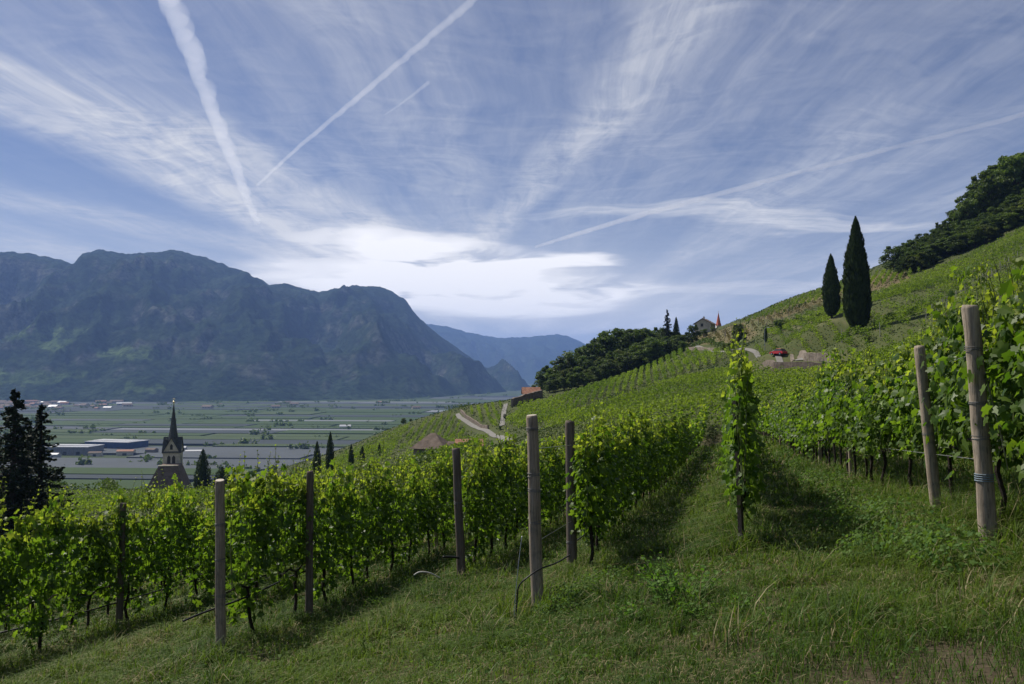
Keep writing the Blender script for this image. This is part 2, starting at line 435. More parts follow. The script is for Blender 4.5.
def mountain_mat():
    m, t, b = mat('wooded_mountain')
    at_ = t.n('Attribute'); at_.attribute_name = 'Col'
    g = t.n('NewGeometry').outputs['Position']
    n1 = t.noise(g, .006, 8, .65); n2 = t.noise(g, .035, 5, .65)
    c = t.mix(1.0, at_.outputs['Color'], t.mix(t.mapr(n1, .3, .7, 0, 1), (.6, .65, .6), (1.4, 1.35, 1.4)), 'MULTIPLY')
    c = t.mix(1.0, c, t.mix(t.mapr(n2, .3, .7, 0, 1), (.4, .4, .4), (1.65, 1.65, 1.65)), 'MULTIPLY')
    t.l(c, b.inputs['Base Color']); b.inputs['Roughness'].default_value = 1.0; b.inputs['Specular IOR Level'].default_value = 0
    bp = t.n('Bump'); bp.inputs['Strength'].default_value = 1.0; bp.inputs['Distance'].default_value = 18
    t.l(n2, bp.inputs['Height']); t.l(bp.outputs[0], b.inputs['Normal'])
    return m
M['mountain'] = mountain_mat()
def orchard_mat(name, c, c2, net=False):
    m, t, b = mat(name)
    g = t.n('NewGeometry').outputs['Position']
    sp = t.n('SeparateXYZ'); t.l(g, sp.inputs[0])
    rowsn = t.noise(t.xyz(t.math('MULTIPLY', sp.outputs[0], .02), t.math('MULTIPLY', sp.outputs[1], .16), 0), 1.0, 5, .6)
    big = t.noise(g, .012, 3, .6)
    t.l(t.mix(t.math('MULTIPLY', t.math('ADD', rowsn, big), .55, clamp=True), c, c2), b.inputs['Base Color'])
    b.inputs['Roughness'].default_value = .9; b.inputs['Specular IOR Level'].default_value = .1
    return m
M['orch_a'] = orchard_mat('apple_orchard', (.016, .034, .010), (.052, .082, .022))
M['orch_b'] = orchard_mat('light_orchard', (.026, .044, .014), (.065, .09, .03))
M['net_a'] = orchard_mat('grey_hail_net', (.038, .046, .050), (.095, .105, .112))
M['net_b'] = orchard_mat('dark_hail_net', (.020, .028, .030), (.055, .065, .068))
M['net_c'] = orchard_mat('white_hail_net', (.10, .11, .12), (.18, .19, .20))
# ------------------------------------------------------------------ the lie of the land: one sheet
def in_poly(x, y, poly):
    x = np.asarray(x); y = np.asarray(y); r = np.zeros(x.shape, bool)
    n = len(poly); j = n - 1
    for i in range(n):
        (xi, yi), (xj, yj) = poly[i], poly[j]
        c = ((yi > y) != (yj > y)) & (x < (xj - xi) * (y - yi) / (yj - yi + 1e-12) + xi)
        r ^= c; j = i
    return r
az = np.concatenate([np.arange(-180, -46, 3.0), np.arange(-46, 46, .25), np.arange(46, 180, 3.0)]) * math.pi / 180
rr = [.6]
while rr[-1] < 18000:
    q = rr[-1]
    rr.append(q * (1.03 if q < 70 or q > 420 else 1.0125))
rr = np.array(rr)
A2, R2 = np.meshgrid(az, rr)
GX, GY = np.sin(A2) * R2, np.cos(A2) * R2
GZ = ground(GX, GY)
nb = np.clip(1 - R2 / 70, 0, 1)
GZ2 = GZ + nb * ((fbm(GX * 1.3, GY * 1.3, 4, 3) - .5) * .09)
px_, py_ = to_px(GX, np.maximum(GY, .3), GZ)
C = np.empty(GX.shape + (4,)); C[...] = (.052, .050, .022, 1)
mid = (R2 > 70) & (R2 < 420) & (GY > 0)
C[mid] = (.060, .074, .024, 1)
BROWN = [
 ([(684, 338), (716, 331), (745, 322), (800, 300), (850, 284), (856, 290), (812, 306), (775, 322), (748, 342), (690, 346)], (.13, .112, .055)),
 ([(872, 276), (904, 270), (912, 282), (868, 292), (850, 302), (848, 292)], (.125, .10, .052)),
 ([(745, 322), (830, 312), (850, 322), (790, 330), (760, 336)], (.10, .105, .045)),
 ([(745, 352), (850, 352), (850, 378), (745, 372)], (.075, .085, .032)),
]
for poly, c in BROWN:
    k = mid & (R2 > 110) & in_poly(px_, py_, poly); C[k, :3] = c
for bx, by, br in ((1.32, 8.35, .45), (1.12, 7.75, .42), (2.6, 4.6, .7), (2.0, 4.9, .6), (3.3, 4.9, .5)):
    k_ = np.exp(-((GX - bx) ** 2 + (GY - by) ** 2) / br ** 2)[..., None] * .85
    C[..., :3] = C[..., :3] * (1 - k_) + np.array((.070, .054, .036)) * k_
jn = fbm(GX * .05, GY * .05, 3, 9)[..., None]
C[..., :3] *= .8 + .4 * jn
val = GZ < -104
C[val, :3] = (.040, .060, .022)
nr_, na_ = GX.shape
V = np.stack([GX, GY, GZ2], -1).reshape(-1, 3)
I = np.arange(nr_ * na_).reshape(nr_, na_)
nx_ = np.roll(I, -1, 1)
Fq = np.stack([I[:-1], nx_[:-1], nx_[1:], I[1:]], -1).reshape(-1, 4)[:, ::-1]
V = np.concatenate([V, [[0, 0, gz(0, 0)]]]); k0 = len(V) - 1
tri = np.stack([np.full(na_, k0), I[0], nx_[0]], 1)[:, ::-1]
me = bpy.data.meshes.new('ground')
raw_mesh(me, V, np.concatenate([Fq.ravel(), tri.ravel()]), np.concatenate([np.full(len(Fq), 4), np.full(len(tri), 3)]), None, True)
ca = me.color_attributes.new('Col', 'FLOAT_COLOR', 'POINT')
ca.data.foreach_set('color', np.concatenate([C.reshape(-1, 4), [[.052, .050, .022, 1]]]).astype(np.float32).ravel())
me.materials.append(M['ground'])
tag(link_mesh('ground', me), kind='structure')

# ------------------------------------------------------------------ mountains beyond the valley
def massif(name, cols, nv, amp, seed, rock=.5):
    """cols: (px, foot depth, crest depth, crest py); a ridge of real size with gullies and cliffs"""
    cols = np.array(cols, float)
    pxs = np.arange(cols[0, 0], cols[-1, 0] + .1, 1.7)
    fd = np.interp(pxs, cols[:, 0], cols[:, 1]); cd = np.interp(pxs, cols[:, 0], cols[:, 2]); cp = np.interp(pxs, cols[:, 0], cols[:, 3])
    t = np.concatenate([np.linspace(0, 1, nv), np.linspace(1.04, 1.5, 10)])
    T, PX = np.meshgrid(t, pxs)
    Fd, Cd, Cp = [np.broadcast_to(q[:, None], T.shape) for q in (fd, cd, cp)]
    D = Fd + (Cd - Fd) * T
    u = (PX - CX) / F
    X, Y = u * D, D
    zc = (HY - Cp) / F * Cd
    prof = np.interp(T, [0, .12, .3, .45, .52, .75, .84, 1, 1.5], [0, .05, .22, .36, .46, .68, .84, 1, .55])
    H = (zc + 118) * prof
    sc_ = amp / 150.
    rid = 1 - np.abs(2 * fbm(X / (620 * sc_) + .35 * Y / (900 * sc_), Y / (1500 * sc_), 5, seed) - 1)
    rid2 = fbm(X / (230 * sc_), Y / (330 * sc_), 5, seed + 9) - .5
    env = np.clip(T * 3.2, 0, 1) * np.clip((1.02 - T) * 4, .05, 1)
    H = H + env * ((rid - .62) * amp * 3.2 + rid2 * amp * 1.3) * np.clip((1.0 - T) * 3.4, .04, 1)
    env = env * np.clip((zc + 118) / 800, .03, 1)
    led = fbm(X / 900, Y / 900, 3, seed + 20)
    step = 46. * sc_
    q = H / step + led * 4
    H2 = (np.floor(q) + np.clip((q - np.floor(q)) * 2.2 - .6, 0, 1)) * step - led * 4 * step       # rock ledges
    lw = np.clip((fbm(X / 700, Y / 700, 3, seed + 30) - .46) * 5, 0, .75) * env
    H = H * (1 - lw) + H2 * lw
    H = H + (fbm(X / 45, Y / 45, 3, seed + 60) - .5) * 34 * np.clip(T * 6, 0, 1) * np.clip((zc + 118) / 800, .03, 1)
    Z = -118 + np.maximum(H, 0)
    n0, n1 = Z.shape
    I = np.arange(n0 * n1).reshape(n0, n1)
    Fq = np.stack([I[:-1, :-1], I[1:, :-1], I[1:, 1:], I[:-1, 1:]], -1).reshape(-1, 4)
    gy = np.gradient(Z, axis=1) / (np.abs(np.gradient(D, axis=1)) + 1e-3)
    col = np.empty(Z.shape + (4,)); col[..., 3] = 1
    fo = fbm(X / 240, Y / 300, 4, seed + 40)[..., None]
    col[..., :3] = np.array((.010, .019, .010)) * (1 - fo) + np.array((.025, .037, .019)) * fo
    cliff = np.clip((gy - .42) * 2.2, 0, 1) * np.clip((fbm(X / 190, Z / 70, 4, seed + 50) - .47) * 8, 0, 1) * rock * .55
    col[..., :3] = col[..., :3] * (1 - cliff[..., None]) + np.array((.20, .185, .17)) * cliff[..., None]
    px2, py2 = to_px(X, Y, Z)
    for poly in MEADOWS:
        k = in_poly(px2 + (fbm(X / 60, Y / 60, 3, 5) - .5) * 26, py2 + (fbm(X / 90, Y / 90, 3, 6) - .5) * 10, poly)
        col[k, :3] = np.array((.050, .075, .026)) * (.75 + .5 * fbm(X / 50, Y / 120, 3, 8)[k][:, None])
    me = bpy.data.meshes.new(name)
    raw_mesh(me, np.stack([X, Y, Z], -1).reshape(-1, 3), Fq.ravel(), np.full(len(Fq), 4), None, True)
    ca = me.color_attributes.new('Col', 'FLOAT_COLOR', 'POINT'); ca.data.foreach_set('color', col.astype(np.float32).ravel())
    me.materials.append(M['mountain'])
    return tag(link_mesh(name, me), kind='structure')
MEADOWS = [[(-60, 372), (60, 371), (92, 374), (88, 381), (40, 384), (-60, 383)], [(120, 383), (170, 386), (160, 392), (125, 390)],
           [(0, 340), (50, 322), (90, 330), (60, 350)], [(90, 352), (150, 345), (170, 356), (110, 362)]]
massif('mountain', [(-700, 3300, 6000, 255), (-300, 3200, 5700, 262), (-60, 3150, 5500, 250), (0, 3150, 5500, 251), (40, 3150, 5500, 255), (72, 3150, 5500, 263), (80, 3150, 5500, 252),
                    (95, 3150, 5500, 249), (110, 3150, 5500, 250), (128, 3150, 5500, 254), (150, 3150, 5600, 251), (172, 3150, 5700, 249), (200, 3160, 5800, 256), (240, 3200, 5800, 270), (268, 3230, 5700, 284),
                    (285, 3250, 5800, 284), (318, 3300, 5900, 292), (335, 3330, 6000, 288), (350, 3350, 6100, 286), (375, 3400, 6200, 286), (392, 3450, 6300, 291), (406, 3500, 6300, 301), (420, 3600, 6200, 319),
                    (440, 3800, 6300, 336), (470, 4300, 6600, 357), (500, 5000, 7000, 377), (520, 5600, 7300, 388), (545, 6400, 7500, 396)], 90, 150, 11)
massif('mountain', [(330, 9500, 12500, 330), (400, 9500, 12500, 322), (430, 9500, 12500, 324), (445, 9500, 12500, 326), (470, 9500, 12600, 333), (500, 9700, 12800, 338), (530, 9800, 13000, 337), (558, 9800, 13000, 334),
                    (570, 9900, 13000, 337), (590, 10000, 13000, 346), (640, 10500, 13500, 343), (700, 11000, 13500, 352), (800, 11000, 13500, 350), (900, 11000, 14000, 340), (1100, 11000, 14000, 330)], 46, 110, 71, .2)

# ------------------------------------------------------------------ roads
def strip(name, pts, width, m, lift=.16):
    P = [Vector((x, y, 0)) for x, y, *_ in pts]
    fine = []
    for a, b in zip(P[:-1], P[1:]):
        for k in range(12): fine.append(a.lerp(b, k / 12))
    fine.append(P[-1])
    v = []; f = []
    for i, p in enumerate(fine):
        t = (fine[min(i + 1, len(fine) - 1)] - fine[max(i - 1, 0)]).normalized(); s_ = Vector((-t.y, t.x, 0)) * width / 2
        for k in range(5):
            q = p + s_ * (1 - k / 2); v.append((q.x, q.y, gz(q.x, q.y) + lift))
        if i: f += [(5 * i - 5 + k, 5 * i - 4 + k, 5 * i + 1 + k, 5 * i + k) for k in range(4)]
    b = MB(); b.add(v, np.array(f)); return tag(b.build(name, m), kind='structure')
ROAD1 = [hit(457, 414), hit(460, 418), hit(468, 423), hit(478, 428), hit(488, 432), hit(499, 437), hit(510, 441)]
strip('road', ROAD1, 1.5, M['road'])
strip('path', [hit(506, 404), hit(504, 411), hit(503, 418), hit(502, 426)], 1.5, M['road'])
ROAD2 = [hit(684, 348), hit(705, 350), hit(730, 351), hit(756, 353), hit(778, 356), hit(800, 360), hit(838, 363)]
strip('road', ROAD2, 1.3, M['road'])

# ------------------------------------------------------------------ walls, fences of stakes, hedges
def wall(name, pts, h, th, m, label, cat='wall', group=None):
    b = MB()
    P = [Vector((p[0], p[1], 0)) for p in pts]
    fine = []
    for a, c in zip(P[:-1], P[1:]):
        k = max(1, int((c - a).length / 1.2))
        for i in range(k): fine.append(a.lerp(c, i / k))
    fine.append(P[-1]); V = []; Q = []
    for i, p in enumerate(fine):
        t = (fine[min(i + 1, len(fine) - 1)] - fine[max(i - 1, 0)]).normalized(); s_ = Vector((-t.y, t.x, 0)) * th / 2
        z = gz(p.x, p.y); top = z + h * (.9 + .2 * random.random())
        j = Vector((random.uniform(-.08, .08), random.uniform(-.08, .08), 0))
        for q, zq in ((p - s_ + j, z - 1.5), (p - s_ + j, top), (p + s_, top), (p + s_, z - 1.5)): V.append((q.x, q.y, zq))
        if i:
            a = 4 * (i - 1); c = 4 * i
            for u_ in range(3): Q.append((a + u_, c + u_, c + u_ + 1, a + u_ + 1))
    n = len(fine)
    b.add(V, [(0, 1, 2, 3), (4 * n - 1, 4 * n - 2, 4 * n - 3, 4 * n - 4)] + Q)
    return tag(b.build(name, m), label, cat, group)
def up(p, dx=0, dy=0): return (p[0] + dx, p[1] + dy)
wall('stone_wall', [hit(792, 360), hit(806, 360.5), hit(820, 361), hit(838, 362)], 1.35, .6, M['stone'], 'long pinkish dry stone wall above the road with the red car')
wall('stone_wall', [hit(752, 370), hit(775, 371), hit(800, 371), hit(846, 371)], 1.5, .7, M['stone_brown'], 'low brown stone terrace wall below the road with the red car')
wall('stone_wall', [hit(676, 349), hit(690, 350), hit(716, 351)], .9, .5, M['stone'], 'low pale roadside wall at the top of the middle vineyard')
wall('retaining_wall', [hit(512, 407), hit(522, 403), hit(532, 400), hit(542, 397)], 2.6, .8, M['stone_brown'], 'dark retaining wall running down from the orange roofed house')
wall('retaining_wall', [hit(461, 412), hit(466, 418), hit(476, 424), hit(488, 429)], 1.0, .5, M['stone_brown'], 'low brown wall along the upper edge of the curving pale road')

def leafcloud(b, P, N, size, m=0):
    v, f = cards(P, N, size); b.add(v, f, m)
def hedge(pts, h, wdt, label, m='tree_b', size=.5, dens=14, name='hedge'):
    b = MB(); P = [np.array(p[:2]) for p in pts]
    for a, c in zip(P[:-1], P[1:]):
        L = np.linalg.norm(c - a); k = int(L * dens); t = rng.random(k)[:, None]
        d = (c - a) / L; s_ = np.array([-d[1], d[0]])
        hh = h * (.55 + .75 * vnoise(t[:, 0] * L * .35, np.zeros(k), 4))
        xy = a + (c - a) * t + s_ * rng.normal(0, wdt * .35, k)[:, None]
        z = ground(xy[:, 0], xy[:, 1]) + hh * rng.random(k) ** .7
        leafcloud(b, np.c_[xy, z], unit(rng.normal(size=(k, 3)) + (0, 0, .4)), size * (.7 + .6 * rng.random(k)))
    return tag(b.build(name, M[m]), label, 'hedge')
hedge([hit(598, 406), hit(625, 397), hit(660, 387), hit(700, 376), hit(738, 364)], 1.6, 1.5, 'dark hedge line slanting across the middle of the facing vineyard')
hedge([hit(783, 316), hit(793, 312), hit(806, 307)], 1.8, 1.5, 'short dark hedge on the terraces left of the smaller cypress')
hedge([hit(690, 346), hit(720, 347), hit(745, 347)], 1.6, 1.5, 'dark hedge below the brown terrace under the gabled house')
hedge([hit(445, 413), hit(458, 410), hit(470, 408)], 2.2, 2.0, 'dark hedge on the crest where the pale road bends away')
hedge([hit(400, 464), hit(412, 466), hit(426, 466)], 1.8, 1.5, 'dark hedge at the foot of the small vineyard left of the tiled hut')
hedge([hit(762, 330), hit(800, 322), hit(826, 318)], 1.4, 1.4, 'thin dark hedge on the terrace running to the smaller cypress')
hedge([hit(855, 304), hit(890, 296), hit(930, 287)], 1.3, 1.3, 'dark hedge line right of the taller cypress')
hedge([hit(0, 493, 90), hit(60, 494, 90), hit(105, 492, 90), hit(140, 488, 90)], 2.0, 2.0, 'dark hedge along the far edge of the field left of the church')

# ------------------------------------------------------------------ vineyards on the slopes
def field(name, poly, ang, label, spacing=2.3, h=1.85, size=.32, dens=20, m='vine_far', wid=.2, gaps=.06):
    pts = np.array([p[:2] for p in poly])
    ca, sa = math.cos(ang), math.sin(ang)
    U = pts @ np.array([ca, sa]); W_ = pts @ np.array([-sa, ca])
    b = MB()
    Ps = []
    for wv_ in np.arange(W_.min(), W_.max(), spacing):
        k = int((U.max() - U.min()) * dens)
        u = rng.uniform(U.min(), U.max(), k)
        bend = .5 * np.sin(u * .03 + wv_ * .01)
        x = u * ca - (wv_ + bend) * sa; y = u * sa + (wv_ + bend) * ca
        keep = in_poly(x, y, pts) & (vnoise(u * .5, np.full(k, wv_ * 3.1), 6) > gaps * 2)
        x, y, u = x[keep], y[keep], u[keep]
        a_ = rng.normal(0, wid, len(x)); x = x - sa * a_; y = y + ca * a_
        hh = h * (.75 + .5 * vnoise(u * .9, np.full(len(u), wv_ * 7.7), 3))
        z = .35 + (hh - .35) * rng.random(len(x)) ** .75
        Ps.append(np.stack([x, y, z], 1))
    P = np.concatenate(Ps); P[:, 2] += ground(P[:, 0], P[:, 1])
    N = unit(rng.normal(size=P.shape) + np.array([0, 0, .5]))
    leafcloud(b, P, N, size * (.6 + .8 * rng.random(len(P))))
    return tag(b.build(name, M[m]), label, 'vineyard', kind='stuff')
def hp(*l): return [hit(*q) for q in l]
RD = math.atan2(1, .27)
field('vineyard', hp((506, 424), (520, 406), (545, 403), (575, 394), (605, 384), (640, 370), (666, 352), (690, 353), (738, 355), (730, 361), (660, 383), (625, 393), (590, 404), (560, 417), (530, 428)), R(80), 'sunlit vineyard rows climbing from the path up to the wood', spacing=2.15, size=.34, wid=.30, dens=22)
field('vineyard', hp((540, 432), (570, 420), (600, 411), (640, 398), (700, 381), (742, 367), (765, 376), (800, 378), (870, 380), (890, 392), (830, 405), (775, 428), (735, 440), (700, 441), (640, 436)), R(16), 'rougher vineyard rows below the dark hedge line', spacing=3.1, size=.23, dens=34, wid=.22, h=1.9)
field('vineyard', hp((286, 476), (330, 462), (362, 448), (395, 432), (412, 426), (398, 445), (390, 462), (340, 474)), R(75), 'bright vineyard slope falling to the valley beside the cypresses', spacing=2.8)
field('vineyard', hp((400, 452), (408, 436), (425, 423), (452, 416), (459, 424), (466, 432), (458, 440), (436, 440), (418, 446)), R(88), 'steep vineyard rows on the spur below the curving road', spacing=2.8)
field('vineyard', hp((398, 462), (418, 449), (436, 443), (470, 442), (488, 440), (470, 458), (440, 466)), R(5), 'terraced vineyard rows behind the tiled hut', spacing=3.0)
field('vineyard', hp((466, 411), (490, 407), (501, 406), (500, 422), (494, 430), (484, 424), (473, 417)), R(95), 'small dark green vineyard plot between road and path')
field('vineyard', hp((752, 351), (772, 342), (800, 334), (832, 322), (880, 309), (925, 298), (975, 276), (1050, 232), (1050, 246), (1000, 270), (950, 300), (915, 326), (880, 338), (850, 350), (800, 354)), R(86), 'vineyard rows along the slope below the cypresses', spacing=3.1, size=.27, dens=30, wid=.17, gaps=.02, h=1.9)
field('vineyard', hp((848, 352), (872, 345), (905, 341), (930, 345), (990, 346), (960, 372), (900, 378), (850, 372)), R(80), 'vineyard rows right of the pinkish stone wall', spacing=2.8, size=.25, dens=28, wid=.2)
field('vineyard', hp((866, 301), (905, 284), (960, 263), (1024, 231), (1070, 208), (1070, 224), (1018, 252), (960, 280), (920, 295), (870, 306)), R(86), 'high vineyard terraces just under the upper wood', spacing=3.1, size=.27, dens=30, wid=.17, gaps=.02, h=1.9)
field('vineyard', hp((955, 304), (1005, 274), (1060, 244), (1110, 225), (1110, 330), (1040, 345), (985, 345), (930, 345), (905, 340), (925, 326)), R(80), 'shaded vineyard rows right of the pale line of posts', spacing=2.5, size=.26, dens=20)
field('vineyard', hp((742, 325), (780, 307), (815, 294), (848, 284), (890, 272), (930, 268), (905, 280), (868, 290), (840, 297), (815, 303), (780, 315)), R(60), 'pale vineyard strip along the skyline above the cypresses', spacing=2.4)
field('vineyard', hp((-160, 524, 50), (-60, 512, 50), (60, 500, 50), (110, 497, 50), (150, 496, 50), (240, 494, 50), (330, 480, 50), (330, 490, 40), (240, 506, 40), (100, 520, 40), (-100, 534, 40)), R(70), 'lower vineyard block seen over the tops of the near rows', spacing=2.6, size=.28, dens=14)
field('vineyard', hp((700, 339), (745, 327), (790, 311), (830, 300), (856, 293), (850, 300), (815, 312), (790, 318), (762, 328), (742, 342), (715, 345)), R(78), 'sparse dry vineyard on the brown terraces left of the cypresses', spacing=2.7, dens=7, h=1.5, m='vine_dry')
field('vineyard', hp((756, 336), (790, 322), (828, 309), (850, 305), (835, 318), (800, 330), (770, 340)), R(80), 'green vineyard terrace left of the smaller cypress', spacing=3.0, dens=24, wid=.2, gaps=.02)

def slope_grass():
    "rough grass and herbs covering the slopes between the vine rows"
    n = 150000
    a = rng.uniform(-.72, .80, n); d = 58 * np.exp(rng.random(n) * math.log(340 / 58.))
    x = a * d; z = ground(x, d)
    k = z > -75
    rd = np.zeros(n, bool)
    for road in (ROAD1, ROAD2):
        for (x0, y0, _), (x1, y1, _) in zip(road[:-1], road[1:]):
            L2 = (x1 - x0) ** 2 + (y1 - y0) ** 2; t = np.clip(((x - x0) * (x1 - x0) + (d - y0) * (y1 - y0)) / L2, 0, 1)
            rd |= np.hypot(x - x0 - t * (x1 - x0), d - y0 - t * (y1 - y0)) < 2.2
    k &= ~rd & (fbm(x * .12, d * .12, 3, 71) > .30)
    x, d, z = x[k], d[k], z[k]; n = len(x)
    s_ = np.clip(d / 300, .25, 1) * .55 * rng.uniform(.5, 1.3, n)
    b = MB(); leafcloud(b, np.stack([x, d, z + s_ * .22], 1), unit(rng.normal(size=(n, 3)) + (0, 0, .9)), s_)
    return tag(b.build('rough_grass', M['rough']), 'rough grass and herbs covering the slopes between the vine rows', 'grass', kind='stuff')
slope_grass()
# ------------------------------------------------------------------ valley floor: orchards, hail nets, town
VF = -110.0
def valley_orchards():
    b = MB(); r = random.Random(5)
    ca, sa = math.cos(R(-4)), math.sin(R(-4))
    y = 560.0
    while y < 4300:
        hgt = r.uniform(26, 85) * (1 + y / 2600)
        x = -1.0 * y - 300 + r.uniform(-200, 0)
        while x < .22 * y + 250:
            wdt = r.uniform(110, 420) * (1 + y / 4000)
            p = r.random()
            m = 0 if p < .44 else 1 if p < .62 else 2 if p < .74 else 3 if p < .97 else 4
            cx_, cy_ = x + wdt / 2, y + hgt / 2
            X = cx_ * ca - cy_ * sa; Y = cx_ * sa + cy_ * ca
            inset = r.uniform(4, 10)
            hh = r.uniform(2.8, 4.4)
            town = (Y < 1330 and Y > 1040 and -720 < X < -470)
            if not town and gz(X, Y) < VF + 4 and gz(X + wdt / 2, Y) < VF + 3 and gz(X + wdt / 2, Y - hgt / 2) < VF + 3 and gz(X, Y - hgt / 2) < VF + 3:
                b.box((X, Y, VF + hh / 2), (wdt - inset, hgt - inset, hh), R(-4), m)
            x += wdt
        y += hgt
    return tag(b.build('orchard', [M['orch_a'], M['orch_b'], M['net_a'], M['net_b'], M['net_c']]), 'patchwork of apple orchards and grey hail nets on the valley floor', 'orchard', kind='stuff')
valley_orchards()
def valley_trees():
    b = MB(); r = random.Random(9); Ps = []; S = []
    for _ in range(420):
        y = r.uniform(700, 4600); x = r.uniform(-.75 * y, .12 * y)
        if gz(x, y) > VF + 3 or (1040 < y < 1330 and -720 < x < -470): continue
        k = r.randint(1, 5); hh = r.uniform(5, 12)
        for q in range(k):
            c = np.array((x + q * r.uniform(5, 12), y + r.uniform(-4, 4), VF + hh * .5))
            n = 26
            Ps.append(c + rng.normal(size=(n, 3)) * (hh * .22, hh * .22, hh * .26)); S.append(np.full(n, hh * .42))
    P = np.concatenate(Ps); S = np.concatenate(S)
    leafcloud(b, P, unit(rng.normal(size=P.shape)), S)
    return tag(b.build('trees', M['tree_a']), 'scattered trees among the orchards far down in the valley', 'trees', kind='stuff')
valley_trees()

def gable_roof(b, c, L, Wd, h, rz, m, over=.4, th=.18):
    "saddle roof, ridge along local x"
    x, y = L / 2 + over, Wd / 2 + over
    drop = h * over / (Wd / 2)
    v = [(-x, -y, -drop), (x, -y, -drop), (x, 0, h), (-x, 0, h), (x, y, -drop), (-x, y, -drop)]
    v += [(p[0], p[1], p[2] - th) for p in v]
    ca, sa = math.cos(rz), math.sin(rz)
    v = [(c[0] + p[0] * ca - p[1] * sa, c[1] + p[0] * sa + p[1] * ca, c[2] + p[2]) for p in v]
    b.add(v, [(0, 1, 2, 3), (3, 2, 4, 5), (7, 6, 9, 8), (8, 9, 11, 10), (0, 6, 7, 1), (5, 4, 10, 11), (1, 7, 8, 2), (2, 8, 10, 4), (0, 3, 9, 6), (3, 5, 11, 9)], m)
def gable_wall(b, L, Wd, h, gh, z0=0, m=0):
    "four walls with two gables, local coordinates"
    x, y = L / 2, Wd / 2
    v = [(-x, -y, z0), (x, -y, z0), (x, y, z0), (-x, y, z0), (-x, -y, h), (x, -y, h), (x, y, h), (-x, y, h), (x, 0, h + gh), (-x, 0, h + gh)]
    b.add(v, [(0, 1, 5, 4), (2, 3, 7, 6), (1, 2, 6, 8, 5), (3, 0, 4, 9, 7)], m)

def big_hall(loc, L, Wd, h, rz, wallm, label, bays, roofm='metal_grey', slope=.04):
    t = empty('warehouse', loc, rz); tag(t, label, 'warehouse')
    b = MB(); b.box((0, 0, h / 2), (L, Wd, h))
    for k in range(bays): b.box((-L / 2 + (k + .5) * L / bays, -Wd / 2 - .15, h / 2), (.5, .3, h - .1))
    b.build('wall', M[wallm], t)
    b = MB(); b.box((0, 0, h + .5), (L + 2, Wd + 2, .9)); b.box((0, 0, h + 1.6), (L * .96, Wd * .5, 1.2), 0, 0, .9); b.build('roof', M[roofm], t)
    for k in range(3):
        b = MB(); b.box((-L / 2 + (k + .6) * L / 3.3, -Wd / 2 - .06 - .3, 2.4), (5, .12, 4.8)); b.build('loading_door', M['window'], t)
    return t
big_hall((-612, 1118, VF), 62, 40, 10.5, R(-3), 'clad', 'long grey clad warehouse with a pale flat roof on the valley floor', 22)
big_hall((-588, 1190, VF), 74, 44, 11.5, R(-14), 'blue', 'blue clad warehouse with a pale roof on the valley floor', 14)
def shed(x, y, L, Wd, h, rz, label, wm='white_wall', rm='metal_grey'):
    t = empty('shed', (x, y, VF), rz); tag(t, label, 'shed', 'small buildings beside the warehouses')
    b = MB(); gable_wall(b, L, Wd, h, Wd * .18); b.build('wall', M[wm], t)
    b = MB(); gable_roof(b, (0, 0, h), L, Wd, Wd * .18, 0, 0); b.build('roof', M[rm], t)
    b = MB(); b.box((0, -Wd / 2 - .04, 1.6), (L * .25, .1, 3.1)); b.build('door', M['window'], t)
for a in [(-640, 1062, 12, 9, 5, .1, 'small white shed in front of the grey warehouse, left of the other one', 'white_wall', 'metal_grey'), (-605, 1058, 13, 9, 5.5, -.1, 'small white shed in front of the middle of the grey warehouse', 'white_wall', 'metal_grey'),
          (-565, 1085, 16, 9, 5, .2, 'brown roofed shed just right of the grey warehouse', 'cream', 'tile_brown'), (-530, 1098, 22, 10, 6, .1, 'low pinkish shed in front of the blue warehouse', 'cream', 'tile'),
          (-500, 1110, 14, 10, 7, -.2, 'pink walled shed between the blue warehouse and the church spire', 'stone', 'tile_brown'), (-478, 1150, 18, 10, 6, .2, 'pale roofed shed near the church spire', 'white_wall', 'metal_grey'),
          (-445, 1120, 22, 8, 4, .1, 'low long white roofed shed left of the church spire', 'white_wall', 'metal_grey'), (-505, 1195, 18, 12, 8, 0, 'white shed at the right end of the blue warehouse', 'white_wall', 'metal_grey'),
          (-340, 1630, 22, 16, 6, .1, 'lone white shed far out among the orchards', 'white_wall', 'metal_grey')]:
    shed(*a)
house_mats = ['white_wall', 'cream', 'stone']
protos = []
for wm, rm in (('white_wall', 'tile_brown'), ('white_wall', 'metal_grey'), ('cream', 'tile_brown'), ('white_wall', 'tile_dull')):
    b = MB(); gable_wall(b, 13, 10, 7.5, 3.2, 0, 0); gable_roof(b, (0, 0, 7.5), 13, 10, 3.2, 0, 1, .7)
    for k in range(3):
        for q in range(2):
            b.box((-4 + k * 4, -5.03, 2 + q * 3), (1.2, .1, 1.5), 0, 2)
    protos.append(b.mesh('house', [M[wm], M[rm], M['window']]))
r = random.Random(3)
for k in range(96):
    px = r.uniform(-60, 66) if r.random() < .6 else r.uniform(-60, 132)
    if k > 88: px = r.uniform(200, 430)
    d = r.uniform(2500, 3080) if k <= 88 else r.uniform(2500, 3100)
    x = (px - CX) / F * d
    o = link_mesh('house', protos[r.randrange(4)]); o.location = (x, d, VF); o.rotation_euler = (0, 0, r.uniform(-.6, .6))
    sc_ = r.uniform(.8, 1.7); o.scale = (sc_ * r.uniform(.9, 2.2), sc_, sc_ * .85)
    tag(o, 'tiny pale house in the village at the foot of the mountain', 'house', 'houses of the far valley villages')
